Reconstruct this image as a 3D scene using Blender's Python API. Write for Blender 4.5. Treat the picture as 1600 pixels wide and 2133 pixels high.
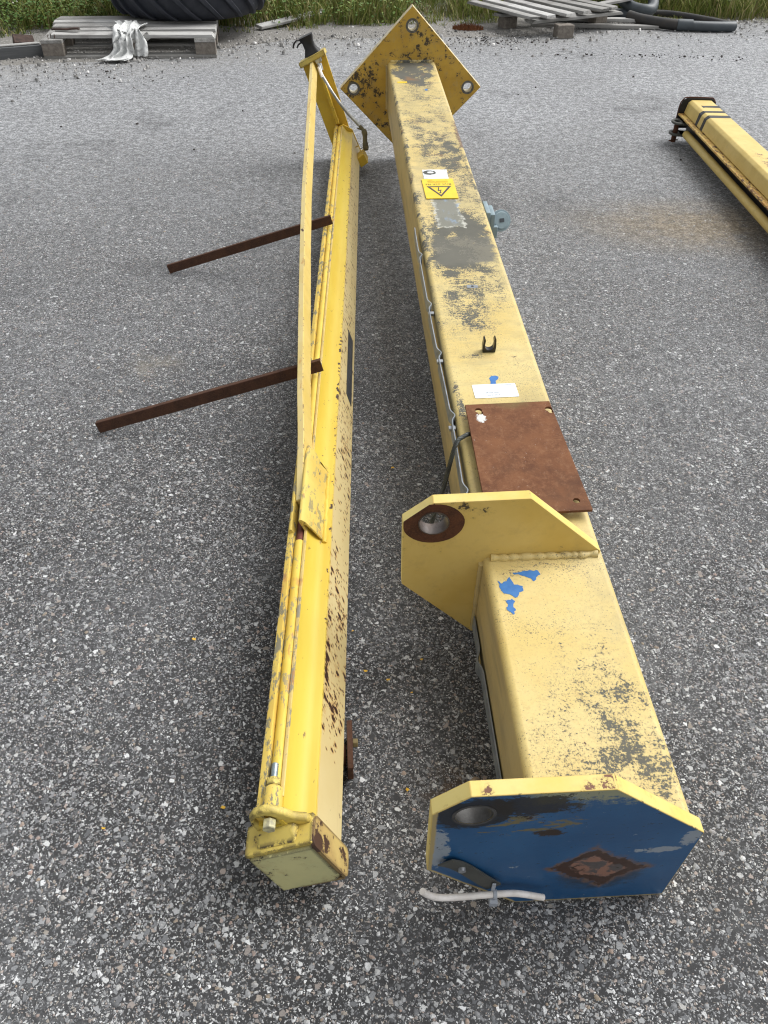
import bpy, bmesh, math, random
import numpy as np
from mathutils import Vector, Matrix, noise
from mathutils.geometry import delaunay_2d_cdt

for o in list(bpy.data.objects):
    bpy.data.objects.remove(o)
SC = bpy.context.scene
COL = SC.collection
R = math.radians
rng = random.Random(7)
nrng = np.random.default_rng(11)

# ------------------------------------------------------------------ camera
cam = bpy.data.cameras.new('camera')
camo = bpy.data.objects.new('camera', cam)
COL.objects.link(camo)
PITCH, ROLL, CAMH = R(41.0127), R(1.1537), 1.244
camo.matrix_world = (Matrix.Translation((0, 0, CAMH)) @ Matrix.Rotation(math.pi / 2 - PITCH, 4, 'X')
                     @ Matrix.Rotation(ROLL, 4, 'Z'))
cam.sensor_fit = 'VERTICAL'
cam.sensor_height = 36.0
cam.lens = 1624.85 / 2133 * 36
cam.clip_start = 0.02
cam.clip_end = 600
SC.camera = camo

# ------------------------------------------------------------------ sky, sun, exposure
SUN_EL, SUN_AZ = R(52), R(62)          # azimuth clockwise from +Y: soft light from the right and a little behind the yard
world = bpy.data.worlds.new('World')
SC.world = world
world.use_nodes = True
wn = world.node_tree
wn.nodes.clear()
sky = wn.nodes.new('ShaderNodeTexSky')
sky.sky_type = 'NISHITA'
sky.sun_disc = False
sky.sun_elevation = SUN_EL
sky.sun_rotation = SUN_AZ
sky.air_density = 1.0
sky.dust_density = 4.0
hs = wn.nodes.new('ShaderNodeHueSaturation')
hs.inputs['Saturation'].default_value = 0.10
bg = wn.nodes.new('ShaderNodeBackground')
bg.inputs['Strength'].default_value = 0.135
wo = wn.nodes.new('ShaderNodeOutputWorld')
wn.links.new(sky.outputs[0], hs.inputs['Color'])
wn.links.new(hs.outputs[0], bg.inputs['Color'])
wn.links.new(bg.outputs[0], wo.inputs['Surface'])

sl = bpy.data.lights.new('sun', 'SUN')
sl.energy = 1.25
sl.angle = R(45)
sl.color = (1.0, 0.985, 0.96)
so = bpy.data.objects.new('sun', sl)
COL.objects.link(so)
sd = Vector((math.sin(SUN_AZ) * math.cos(SUN_EL), math.cos(SUN_AZ) * math.cos(SUN_EL), math.sin(SUN_EL)))
so.rotation_euler = sd.to_track_quat('Z', 'Y').to_euler()
so.location = (3, 4, 6)

SC.view_settings.view_transform = 'Standard'
SC.view_settings.look = 'None'
SC.view_settings.exposure = 0.55
SC.view_settings.gamma = 1.0
SC.view_settings.use_curve_mapping = False
SC.render.engine = 'CYCLES'
SC.cycles.use_denoising = True
SC.cycles.filter_width = 1.15
SC.cycles.max_bounces = 6

# ------------------------------------------------------------------ node helpers
class NT:
    def __init__(s, name):
        s.m = bpy.data.materials.new(name)
        s.m.use_nodes = True
        s.t = s.m.node_tree
        s.b = s.t.nodes['Principled BSDF']
        s.co = s.t.nodes.new('ShaderNodeTexCoord').outputs['Object']

    def n(s, typ, **kw):
        nd = s.t.nodes.new(typ)
        for k, v in kw.items():
            setattr(nd, k, v)
        return nd

    def put(s, sock, v):
        if hasattr(v, 'is_linked'):
            s.t.links.new(v, sock)
        elif isinstance(v, (tuple, list)) and len(v) == 3 and sock.type == 'RGBA':
            sock.default_value = (*v, 1)
        else:
            sock.default_value = v

    def math(s, op, a, b=0.0, clamp=False):
        nd = s.n('ShaderNodeMath', operation=op, use_clamp=clamp)
        s.put(nd.inputs[0], a)
        s.put(nd.inputs[1], b)
        return nd.outputs[0]

    def add(s, *a):
        r = a[0]
        for x in a[1:]:
            r = s.math('ADD', r, x)
        return r

    def mul(s, a, b):
        return s.math('MULTIPLY', a, b)

    def mix(s, f, a, b, blend='MIX'):
        nd = s.n('ShaderNodeMix', data_type='RGBA', blend_type=blend)
        s.put(nd.inputs[0], f)
        s.put(nd.inputs[6], a)
        s.put(nd.inputs[7], b)
        return nd.outputs[2]

    def vec(s, sc=(1, 1, 1), loc=(0, 0, 0), rot=(0, 0, 0), co=None):
        nd = s.n('ShaderNodeMapping')
        s.put(nd.inputs['Vector'], co or s.co)
        nd.inputs['Location'].default_value = loc
        nd.inputs['Rotation'].default_value = rot
        nd.inputs['Scale'].default_value = sc
        return nd.outputs[0]

    def noise(s, scale, detail=4, rough=.55, co=None, dist=0.0, out=0):
        nd = s.n('ShaderNodeTexNoise')
        s.put(nd.inputs['Vector'], co or s.co)
        nd.inputs['Scale'].default_value = scale
        nd.inputs['Detail'].default_value = detail
        nd.inputs['Roughness'].default_value = rough
        nd.inputs['Distortion'].default_value = dist
        return nd.outputs[out]

    def voro(s, scale, feature='F1', co=None, rand=1.0):
        nd = s.n('ShaderNodeTexVoronoi', feature=feature)
        s.put(nd.inputs['Vector'], co or s.co)
        nd.inputs['Scale'].default_value = scale
        nd.inputs['Randomness'].default_value = rand
        return nd

    def step(s, v, a, b, lo=0.0, hi=1.0):
        nd = s.n('ShaderNodeMapRange', interpolation_type='SMOOTHSTEP')
        s.put(nd.inputs[0], v)
        s.put(nd.inputs[1], a)
        s.put(nd.inputs[2], b)
        nd.inputs[3].default_value = lo
        nd.inputs[4].default_value = hi
        return nd.outputs[0]

    def ramp(s, v, stops, interp='LINEAR'):
        nd = s.n('ShaderNodeValToRGB')
        s.put(nd.inputs[0], v)
        cr = nd.color_ramp
        cr.interpolation = interp
        while len(cr.elements) < len(stops):
            cr.elements.new(0.5)
        for e, (p, c) in zip(cr.elements, stops):
            e.position = p
            e.color = (*c, 1)
        return nd.outputs[0]

    def zone(s, c, r, soft=.35, co=None):
        """1 inside the ellipsoid c +- r, falling to 0 at its rim"""
        a = s.n('ShaderNodeVectorMath', operation='SUBTRACT')
        s.put(a.inputs[0], co or s.co)
        a.inputs[1].default_value = c
        d = s.n('ShaderNodeVectorMath', operation='DIVIDE')
        s.t.links.new(a.outputs[0], d.inputs[0])
        d.inputs[1].default_value = r
        l = s.n('ShaderNodeVectorMath', operation='LENGTH')
        s.t.links.new(d.outputs[0], l.inputs[0])
        return s.step(l.outputs['Value'], 1.0, 1.0 - soft)

    def warp(s, scale, amp, stretch=(1, 1, 1), detail=5, rough=.65):
        nz = s.n('ShaderNodeTexNoise')
        s.put(nz.inputs['Vector'], s.vec(stretch))
        nz.inputs['Scale'].default_value = scale
        nz.inputs['Detail'].default_value = detail
        nz.inputs['Roughness'].default_value = rough
        a = s.n('ShaderNodeVectorMath', operation='SUBTRACT')
        s.t.links.new(nz.outputs[1], a.inputs[0])
        a.inputs[1].default_value = (.5, .5, .5)
        m = s.n('ShaderNodeVectorMath', operation='MULTIPLY')
        s.t.links.new(a.outputs[0], m.inputs[0])
        m.inputs[1].default_value = amp if isinstance(amp, tuple) else (amp, amp, amp)
        p = s.n('ShaderNodeVectorMath', operation='ADD')
        s.t.links.new(m.outputs[0], p.inputs[0])
        s.put(p.inputs[1], s.co)
        return p.outputs[0]

    def box(s, c, r, soft, warp=None):
        """1 inside the box c +- r (metres), soft edge, optional warp value added to the distance"""
        a = s.n('ShaderNodeVectorMath', operation='SUBTRACT')
        s.put(a.inputs[0], s.co)
        a.inputs[1].default_value = c
        b = s.n('ShaderNodeVectorMath', operation='ABSOLUTE')
        s.t.links.new(a.outputs[0], b.inputs[0])
        e = s.n('ShaderNodeVectorMath', operation='SUBTRACT')
        s.t.links.new(b.outputs[0], e.inputs[0])
        e.inputs[1].default_value = r
        x = s.n('ShaderNodeSeparateXYZ')
        s.t.links.new(e.outputs[0], x.inputs[0])
        m = s.math('MAXIMUM', s.math('MAXIMUM', x.outputs[0], x.outputs[1]), x.outputs[2])
        if warp is not None:
            m = s.math('ADD', m, warp)
        return s.step(m, soft, -soft)

    def xyz(s, co=None):
        x = s.n('ShaderNodeSeparateXYZ')
        s.put(x.inputs[0], co or s.co)
        return x.outputs

    def done(s, col, rough=.55, spec=.4, metal=0.0, bump=None, bs=.3, bd=.002):
        s.put(s.b.inputs['Base Color'], col)
        s.put(s.b.inputs['Roughness'], rough)
        s.put(s.b.inputs['Specular IOR Level'], spec)
        s.put(s.b.inputs['Metallic'], metal)
        if bump is not None:
            bn = s.n('ShaderNodeBump')
            bn.inputs['Strength'].default_value = bs
            bn.inputs['Distance'].default_value = bd
            s.t.links.new(bump, bn.inputs['Height'])
            s.t.links.new(bn.outputs[0], s.b.inputs['Normal'])
        return s.m

def simple(name, c, c2=None, scale=20, rough=.6, spec=.35, metal=0.0, bs=.25, bd=.001, lo=.35, hi=.65):
    k = NT(name)
    nz = k.noise(scale, 6, .6)
    col = k.mix(k.step(nz, lo, hi), c, c2 or tuple(x * .75 for x in c))
    return k.done(col, rough, spec, metal, k.noise(scale * 5, 5, .65), bs, bd)

# ------------------------------------------------------------------ mesh helpers
def weighted_normals(me, deg):
    # area-weighted corner normals: flat faces stay flat, bevels stay soft
    me.update()
    adj = [[] for _ in me.vertices]
    fn_ = [(p.normal.copy(), p.area) for p in me.polygons]
    for p in me.polygons:
        for vi in p.vertices:
            adj[vi].append(p.index)
    cs = math.cos(R(deg))
    out = []
    for p in me.polygons:
        n0 = fn_[p.index][0]
        for vi in p.vertices:
            acc = Vector((0, 0, 0))
            for fi in adj[vi]:
                n1, a1 = fn_[fi]
                if n0.dot(n1) > cs:
                    acc += n1 * a1
            out.append(acc.normalized() if acc.length > 1e-12 else n0)
    me.normals_split_custom_set([tuple(v) for v in out])

class MB:
    def __init__(s):
        s.v, s.f, s.mi = [], [], []

    def poly(s, pts, faces, mi=0):
        o = len(s.v)
        s.v += [tuple(p) for p in pts]
        s.f += [tuple(i + o for i in f) for f in faces]
        s.mi += [mi] * len(faces)
        return s

    def box(s, x0, x1, y0, y1, z0, z1, mi=0):
        p = [(x, y, z) for z in (z0, z1) for y in (y0, y1) for x in (x0, x1)]
        return s.poly(p, [(0, 2, 3, 1), (4, 5, 7, 6), (0, 1, 5, 4), (2, 6, 7, 3), (0, 4, 6, 2), (1, 3, 7, 5)], mi)

    def obox(s, c, ax, ay, az, mi=0):
        """oriented box: centre and three half-axis vectors"""
        c, ax, ay, az = map(Vector, (c, ax, ay, az))
        p = [c + ax * i + ay * j + az * k for k in (-1, 1) for j in (-1, 1) for i in (-1, 1)]
        return s.poly(p, [(0, 2, 3, 1), (4, 5, 7, 6), (0, 1, 5, 4), (2, 6, 7, 3), (0, 4, 6, 2), (1, 3, 7, 5)], mi)

    def extrude(s, prof, path, mi=0, caps=True, closed=True):
        """profile points as functions of station: prof = list of 2d pts, path = list of (origin, ex, ey)"""
        o = len(s.v)
        n = len(prof)
        for (c, ex, ey) in path:
            c, ex, ey = Vector(c), Vector(ex), Vector(ey)
            s.v += [tuple(c + ex * a + ey * b) for a, b in prof]
        for i in range(len(path) - 1):
            for j in range(n if closed else n - 1):
                a, b = o + i * n + j, o + i * n + (j + 1) % n
                s.f.append((a, b, b + n, a + n))
                s.mi.append(mi)
        if caps and closed:
            s.f.append(tuple(o + j for j in reversed(range(n))))
            s.f.append(tuple(o + (len(path) - 1) * n + j for j in range(n)))
            s.mi += [mi, mi]
        return s

    def tube(s, pts, r, seg=10, mi=0, caps=True):
        pts = [Vector(p) for p in pts]
        rs = r if isinstance(r, (list, tuple)) else [r] * len(pts)
        o = len(s.v)
        up = None
        for i, p in enumerate(pts):
            t = (pts[min(i + 1, len(pts) - 1)] - pts[max(i - 1, 0)]).normalized()
            if up is None:
                up = t.orthogonal().normalized()
            up = (up - t * up.dot(t)).normalized()
            sdv = t.cross(up)
            for k in range(seg):
                a = 2 * math.pi * k / seg
                s.v.append(tuple(p + (up * math.cos(a) + sdv * math.sin(a)) * rs[i]))
        for i in range(len(pts) - 1):
            for k in range(seg):
                a, b = o + i * seg + k, o + i * seg + (k + 1) % seg
                s.f.append((a, b, b + seg, a + seg))
                s.mi.append(mi)
        if caps:
            s.f.append(tuple(o + k for k in reversed(range(seg))))
            s.f.append(tuple(o + (len(pts) - 1) * seg + k for k in range(seg)))
            s.mi += [mi, mi]
        return s

    def plate(s, outer, holes, t0, t1, fn, mi0=0, mi1=0, mis=0):
        """flat plate with holes; fn(a, b, t) -> xyz; mi0 for the face at t0, mi1 at t1, mis for the rims"""
        vs = [Vector(p) for p in outer]
        ed = [(i, (i + 1) % len(outer)) for i in range(len(outer))]
        loops = [list(range(len(outer)))]
        for h in holes:
            b = len(vs)
            vs += [Vector(p) for p in h]
            ed += [(b + i, b + (i + 1) % len(h)) for i in range(len(h))]
            loops.append(list(range(b, b + len(h))))
        rv, re, rf, _, _, _ = delaunay_2d_cdt(vs, ed, [], 1, 1e-6)
        def inside(p, poly):
            c = False
            for i in range(len(poly)):
                a, b = poly[i], poly[i - 1]
                if (a[1] > p[1]) != (b[1] > p[1]) and p[0] < (b[0] - a[0]) * (p[1] - a[1]) / (b[1] - a[1]) + a[0]:
                    c = not c
            return c
        tris = []
        for f in rf:
            cx = sum((rv[i] for i in f), Vector((0, 0))) / len(f)
            if inside(cx, outer) and not any(inside(cx, h) for h in holes):
                tris.append(tuple(f))
        n = len(rv)
        p0 = [fn(q[0], q[1], t0) for q in rv]
        p1 = [fn(q[0], q[1], t1) for q in rv]
        o = len(s.v)
        s.v += [tuple(p) for p in p0 + p1]
        for f in tris:
            s.f.append(tuple(o + i for i in reversed(f)))
            s.mi.append(mi0)
            s.f.append(tuple(o + n + i for i in f))
            s.mi.append(mi1)
        # rims: match loop points to cdt vertices
        def idx(p):
            return min(range(n), key=lambda i: (rv[i] - Vector(p)).length_squared)
        for lp in [outer] + list(holes):
            ii = [idx(p) for p in lp]
            for i in range(len(ii)):
                a, b = ii[i], ii[(i + 1) % len(ii)]
                s.f.append((o + a, o + b, o + n + b, o + n + a))
                s.mi.append(mis)
        return s

    def grid(s, fn, nu, nv, mi=0):
        o = len(s.v)
        for i in range(nu + 1):
            for j in range(nv + 1):
                s.v.append(tuple(fn(i / nu, j / nv)))
        for i in range(nu):
            for j in range(nv):
                a = o + i * (nv + 1) + j
                s.f.append((a, a + 1, a + nv + 2, a + nv + 1))
                s.mi.append(mi)
        return s

    def mesh(s, name, bevel=0.0, seg=2, smooth=35, ang=30, solid=0.0, normals=True):
        me = bpy.data.meshes.new(name)
        me.from_pydata(s.v, [], s.f)
        me.polygons.foreach_set('material_index', s.mi)
        if normals or bevel or solid:
            bm = bmesh.new()
            bm.from_mesh(me)
            bmesh.ops.recalc_face_normals(bm, faces=bm.faces)
            if solid:
                bmesh.ops.solidify(bm, geom=bm.faces[:], thickness=solid)
            if bevel:
                es = [e for e in bm.edges if len(e.link_faces) == 2 and e.calc_face_angle(0) > R(ang)]
                bmesh.ops.bevel(bm, geom=es, offset=bevel, segments=seg, profile=.5, affect='EDGES', clamp_overlap=True)
            bm.to_mesh(me)
            bm.free()
        if smooth:
            me.polygons.foreach_set('use_smooth', [True] * len(me.polygons))
            if smooth < 100 and len(me.polygons) < 9000:
                weighted_normals(me, smooth)
            else:
                me.set_sharp_from_angle(angle=R(smooth))
        me.update()
        return me

def link(name, me, mats, parent=None, label=None, cat=None, group=None, kind=None):
    o = bpy.data.objects.new(name, me)
    COL.objects.link(o)
    if mats is not None:
        for m in (mats if isinstance(mats, (list, tuple)) else [mats]):
            me.materials.append(m)
    if parent:
        o.parent = parent
    tag(o, label, cat, group, kind)
    return o

def tag(o, label=None, cat=None, group=None, kind=None):
    for k, v in (('label', label), ('category', cat), ('group', group), ('kind', kind)):
        if v:
            o[k] = v
    return o

def thing(name, label, cat, mat=None, loc=(0, 0, 0), rotz=0, group=None):
    o = bpy.data.objects.new(name, None)
    COL.objects.link(o)
    o.empty_display_size = .1
    o.matrix_world = mat if mat is not None else Matrix.Translation(loc) @ Matrix.Rotation(rotz, 4, 'Z')
    return tag(o, label, cat, group)

def circle(cx, cy, r, n=24, r2=None, ph=0):
    return [(cx + r * math.cos(ph + 2 * math.pi * i / n), cy + (r2 or r) * math.sin(ph + 2 * math.pi * i / n)) for i in range(n)]

def rrect(w, h, r, seg=4, cx=0, cy=0):
    p = []
    for sx, sy, a0 in ((1, 1, 0), (-1, 1, 90), (-1, -1, 180), (1, -1, 270)):
        for i in range(seg + 1):
            a = R(a0 + 90 * i / seg)
            p.append((cx + sx * (w / 2 - r) + r * math.cos(a), cy + sy * (h / 2 - r) + r * math.sin(a)))
    return p

def text_obj(body, size, mat, parent, M, name='lettering', align='CENTER', ext=0.0, sx=1.0):
    cu = bpy.data.curves.new(name, 'FONT')
    cu.body = body
    cu.size = size
    cu.align_x = align
    cu.align_y = 'CENTER'
    cu.extrude = ext
    cu.space_character = 1.05
    tmp = bpy.data.objects.new('tmp_text', cu)
    COL.objects.link(tmp)
    dg = bpy.context.evaluated_depsgraph_get()
    me = bpy.data.meshes.new_from_object(tmp.evaluated_get(dg))
    bpy.data.objects.remove(tmp)
    me.transform(M @ Matrix.Scale(sx, 4, (1, 0, 0)))
    me.name = name
    me.materials.clear()
    return link(name, me, mat, parent)

def frame_matrix(O, A, u, v):
    return Matrix(((u[0], A[0], v[0], O[0]), (u[1], A[1], v[1], O[1]), (u[2], A[2], v[2], O[2]), (0, 0, 0, 1)))

# ------------------------------------------------------------------ materials
def asphalt_material():
    k = NT('asphalt')
    wv = k.n('ShaderNodeVectorMath', operation='ADD')
    nz = k.n('ShaderNodeTexNoise')
    k.put(nz.inputs['Vector'], k.co)
    nz.inputs['Scale'].default_value = 160
    nz.inputs['Detail'].default_value = 2
    sc = k.n('ShaderNodeVectorMath', operation='SCALE')
    k.t.links.new(nz.outputs[1], sc.inputs[0])
    sc.inputs['Scale'].default_value = .006
    k.t.links.new(k.co, wv.inputs[0])
    k.t.links.new(sc.outputs[0], wv.inputs[1])
    wc = wv.outputs[0]
    big = k.noise(.55, 5, .6)
    mid = k.noise(3.2, 4, .6)
    fine = k.noise(650, 2, .6)
    binder = k.mix(k.noise(800, 2, .7), (.010, .010, .011), (.060, .060, .061))
    col, hgt = binder, k.mul(k.noise(420, 2, .6), .25)
    stones = [(430, .36, .06, .15), (215, .29, .07, .16), (112, .14, .07, .15)]
    for i, (scale, frac, e0, e1) in enumerate(stones):
        v1 = k.voro(scale, 'F1', wc)
        v2 = k.voro(scale, 'DISTANCE_TO_EDGE', wc)
        rc = k.n('ShaderNodeSeparateColor')
        k.t.links.new(v1.outputs['Color'], rc.inputs[0])
        on = k.step(k.add(rc.outputs[0], k.mul(k.math('SUBTRACT', mid, .5), .55)), frac, frac - .03)
        m = k.mul(on, k.step(v2.outputs['Distance'], e0, e1))
        sc_ = k.ramp(rc.outputs[1], [(0, (.09, .094, .10)), (.3, (.20, .206, .213)), (.57, (.36, .367, .37)), (.63, (.22, .20, .185)),
                                     (.69, (.40, .335, .30)), (.74, (.28, .25, .21)), (.80, (.47, .475, .47)), (1, (.72, .73, .735))])
        nd = k.mix(k.step(fine, .50, .70), sc_, k.mix(.5, sc_, (.07, .07, .072)))
        col = k.mix(m, col, nd)
        if i > 0:
            hgt = k.math('MAXIMUM', hgt, k.mul(m, k.math('ADD', .5, k.mul(rc.outputs[2], .5))))
    # pale dust, painted grazing-light lift far off, damp blotches, one sandy spill
    x, y, z = k.xyz()
    dust_and_lift = k.mul(k.step(k.add(big, k.mul(mid, .35)), .52, .85), .22)
    dusty = k.mul(k.step(y, 1.1, 6.2), k.math('ADD', .34, k.mul(k.noise(60, 3, .75), .55)))  # brightens the ground with distance, painting in grazing sky light along with dust
    dust_and_lift = k.math('ADD', dust_and_lift, dusty, True)
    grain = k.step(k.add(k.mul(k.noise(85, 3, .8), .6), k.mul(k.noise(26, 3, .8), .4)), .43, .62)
    col = k.mix(dust_and_lift, col, k.mix(grain, (.17, .176, .184), (.66, .675, .695)))
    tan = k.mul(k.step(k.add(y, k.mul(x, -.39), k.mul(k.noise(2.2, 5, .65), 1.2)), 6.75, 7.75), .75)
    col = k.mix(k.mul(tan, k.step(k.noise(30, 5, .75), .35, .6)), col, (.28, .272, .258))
    brown = k.mul(k.zone((.13, .705, 0), (.10, .07, 1), .95), k.step(k.noise(40, 5, .7), .40, .62))
    col = k.mix(k.mul(brown, .75), col, (.085, .055, .032))
    dk = k.step(k.noise(1.6, 5, .6, k.vec(loc=(3.1, 8, 0))), .56, .72)
    col = k.mix(k.mul(dk, .38), col, (.03, .03, .032))
    sand = k.mul(k.zone((1.35, 3.34, 0), (.80, .42, 1), .9), k.step(k.noise(7, 6, .7), .22, .55))
    col = k.mix(k.mul(sand, .85), col, k.mix(grain, (.14, .112, .075), (.36, .30, .215)))
    sand2 = k.mul(k.zone((-.72, 2.10, 0), (.14, .12, 1), .9), k.step(k.noise(14, 6, .7), .4, .65))
    col = k.mix(k.mul(sand2, .45), col, (.27, .24, .19))
    crumb = k.mul(k.step(k.noise(38, 3, .6), .67, .69), k.step(y, 4.5, 6.8))
    col = k.mix(crumb, col, (.03, .03, .03))
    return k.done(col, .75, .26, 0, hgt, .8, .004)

M_ASPHALT = asphalt_material()

def chip_material():
    k = NT('chipping')
    ri = k.n('ShaderNodeNewGeometry').outputs['Random Per Island']
    c = k.ramp(ri, [(0, (.10, .104, .11)), (.22, (.20, .205, .21)), (.45, (.31, .316, .318)), (.60, (.42, .426, .428)), (.66, (.25, .225, .205)),
                    (.73, (.40, .30, .255)), (.79, (.30, .245, .18)), (.87, (.46, .465, .46)), (1, (.60, .605, .605))])
    sp = k.noise(520, 4, .7)
    c = k.mix(k.step(sp, .45, .70), c, k.mix(.6, c, (.06, .06, .062)))
    c = k.mix(k.mul(k.step(k.noise(90, 3, .6), .55, .7), .4), c, (.06, .06, .06))
    return k.done(c, .6, .4, 0, sp, .5, .002)

M_CHIP = chip_material()
DZ = .2227            # column depth: local height of its top face
CL = 3.6435           # column length
CW = .2229

def column_material():
    k = NT('column_paint')
    x, y, z = k.xyz()
    n_mid = k.noise(5, 5, .6)
    base = k.mix(k.step(n_mid, .35, .68), (.64, .515, .215), (.61, .46, .15))
    base = k.mix(k.mul(k.step(k.noise(2.2, 4, .6, k.vec(loc=(4, 1, 2))), .48, .7), .5), base, (.70, .56, .25))
    fine = k.noise(150, 6, .72)
    base = k.mix(k.mul(k.step(fine, .48, .72), .45), base, (.46, .31, .11))
    soft = k.step(k.noise(4.2, 7, .68, k.vec((1.2, .8, 1), (3, 3, 3))), .46, .70)
    base = k.mix(k.mul(soft, .50), base, (.33, .285, .155))
    midg = k.mul(k.mul(k.box((0, 2.35, DZ), (.12, 1.3, .03), .15), k.step(k.noise(1, 7, .72, k.vec((9, 30, 9), (2, 6, 1))), .44, .66)), .45)
    base = k.mix(midg, base, (.27, .24, .15))
    # orange rust wash patches
    wash = k.step(k.noise(7, 5, .6, k.vec(loc=(9, 3, 1))), .60, .78)
    base = k.mix(k.mul(wash, .35), base, (.60, .36, .10))
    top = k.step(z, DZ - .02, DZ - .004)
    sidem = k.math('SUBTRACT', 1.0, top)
    # sides evenly duller than the top, with grime streaks along and across
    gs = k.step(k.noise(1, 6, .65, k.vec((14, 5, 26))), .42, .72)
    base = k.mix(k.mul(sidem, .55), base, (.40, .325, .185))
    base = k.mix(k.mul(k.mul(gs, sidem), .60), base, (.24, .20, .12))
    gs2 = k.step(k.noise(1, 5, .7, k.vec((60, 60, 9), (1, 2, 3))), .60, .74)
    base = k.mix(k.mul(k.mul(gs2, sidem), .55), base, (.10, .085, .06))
    # flaked paint: where the threshold of a fine noise is lowered
    wc = k.warp(7, (.10, .16, .0), (1, 1, 1), 6, .7)
    flk = k.noise(95, 6, .76, k.vec((.42, 1.25, 1)), .35)
    flk2 = k.noise(230, 5, .8)
    f = k.add(k.mul(flk, .36), k.mul(flk2, .64))
    mz = k.step(k.noise(17, 4, .65, k.vec((1, .8, 1), (1, 8, 3))), .34, .66, .35, 1.15)
    Z = DZ
    zones = [((0, 3.50, Z), (.125, .26, .05), .30, .5), ((.01, 1.75, Z), (.13, .24, .05), .16, .5), ((-.05, 1.66, Z), (.07, .13, .05), .22, .5), ((.02, 1.88, Z), (.12, .14, .05), .14, .7),
             ((0, 2.90, Z), (.13, .80, .05), .125, .5), ((.06, 2.20, Z), (.085, .55, .05), .13, .6), ((0, 2.55, Z), (.12, .35, .05), .05, .7), ((-.07, 1.95, Z), (.07, .30, .05), .14, .8),
             ((.02, 1.50, Z), (.13, .17, .05), .14, .7), ((-.05, 1.38, Z), (.10, .22, .05), .12, .8), ((.0, 1.31, Z), (.10, .10, .05), .14, .8),
             ((-.045, 1.165, Z), (.055, .022, .05), .17, .9), ((.05, 1.155, Z), (.035, .014, .05), .15, .9), ((-.094, 1.0, Z), (.016, .13, .05), .25, .7), ((-.104, 1.22, Z), (.012, .5, .05), .06, .7),
             ((.070, .16, Z), (.095, .22, .06), .135, .8), ((-.01, .13, Z), (.14, .16, .06), .115, .8), ((-.055, .48, Z), (.075, .035, .05), .10, .9), ((.03, .495, Z), (.09, .014, .05), .11, .8),
             ((.03, .30, Z), (.12, .20, .05), .07, .9), ((-.106, 2.5, Z - .004), (.016, 1.2, .03), .17, .5), ((.106, 2.6, Z - .004), (.014, .9, .03), .06, .5),
             ((.02, .66, Z), (.12, .10, .06), .07, .9)]
    zs = None
    for c, r, a, sf in zones:
        t = k.mul(k.zone(c, r, sf, wc), a)
        zs = t if zs is None else k.add(zs, t)
    thr = k.math('SUBTRACT', .622, k.mul(zs, mz))
    flake = k.step(f, thr, k.math('ADD', thr, .035))
    flake = k.mul(flake, k.math('ADD', .25, k.mul(top, .75)))
    grey = k.mix(k.noise(30, 5, .7), (.075, .075, .062), (.145, .14, .112))
    grey = k.mix(k.step(k.noise(11, 4, .6), .58, .75), grey, (.23, .13, .06))
    speck = k.mul(k.step(k.add(k.noise(340, 3, .7), k.mul(k.noise(9, 4, .6), .35)), .80, .84), top)
    base = k.mix(k.mul(speck, .8), base, (.10, .09, .06))
    # thin dirt halo round the flakes
    halo = k.step(f, k.math('SUBTRACT', thr, .10), thr)
    base = k.mix(k.mul(k.mul(halo, top), .30), base, (.42, .33, .15))
    col = k.mix(flake, base, grey)
    # fully bare strip by the old sign and rust on the right edge
    bare = k.mul(k.box((.01, 1.725, Z), (.088, .085, .02), .012, k.mul(k.math('SUBTRACT', k.noise(28, 5, .7), .5), .09)), .93)
    col = k.mix(bare, col, k.mix(k.noise(14, 5, .6), (.10, .098, .082), (.155, .15, .12)))
    chip = k.mul(k.step(k.noise(24, 4, .6, k.vec((1, .7, 1), (7, 7, 7))), .70, .715), k.box((.01, 1.72, Z), (.085, .12, .02), .02))
    col = k.mix(chip, col, (.70, .44, .12))
    bare2 = k.box((-.012, 1.985, Z), (.036, .10, .02), .006, k.mul(k.math('SUBTRACT', k.noise(40, 5, .7), .5), .055))
    col = k.mix(k.box((-.012, 1.98, Z), (.041, .102, .02), .006, k.mul(k.math('SUBTRACT', k.noise(34, 6, .75), .5), .09)), col, k.mix(k.noise(45, 5, .7), (.56, .54, .44), (.44, .46, .44)))
    col = k.mix(bare2, col, k.mix(k.step(k.noise(12, 4, .6, k.vec((1, .5, 1))), .36, .50), (.24, .36, .52), (.20, .20, .165)))
    redge = k.box((.108, 2.68, Z - .012), (.012, .14, .014), .006, k.mul(k.math('SUBTRACT', k.noise(30, 5, .7), .5), .05))
    col = k.mix(redge, col, (.13, .075, .045))
    rust = k.step(k.noise(34, 4, .6, k.vec((1, 1, 1), (2, 5, 8))), .735, .75)
    col = k.mix(rust, col, (.10, .045, .025))
    hg = k.math('SUBTRACT', k.mul(f, .3), k.mul(flake, 1.0))
    return k.done(col, k.math('ADD', .50, k.mul(flake, .3)), .42, 0, hg, .35, .0012)

M_COLUMN = column_material()

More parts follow.
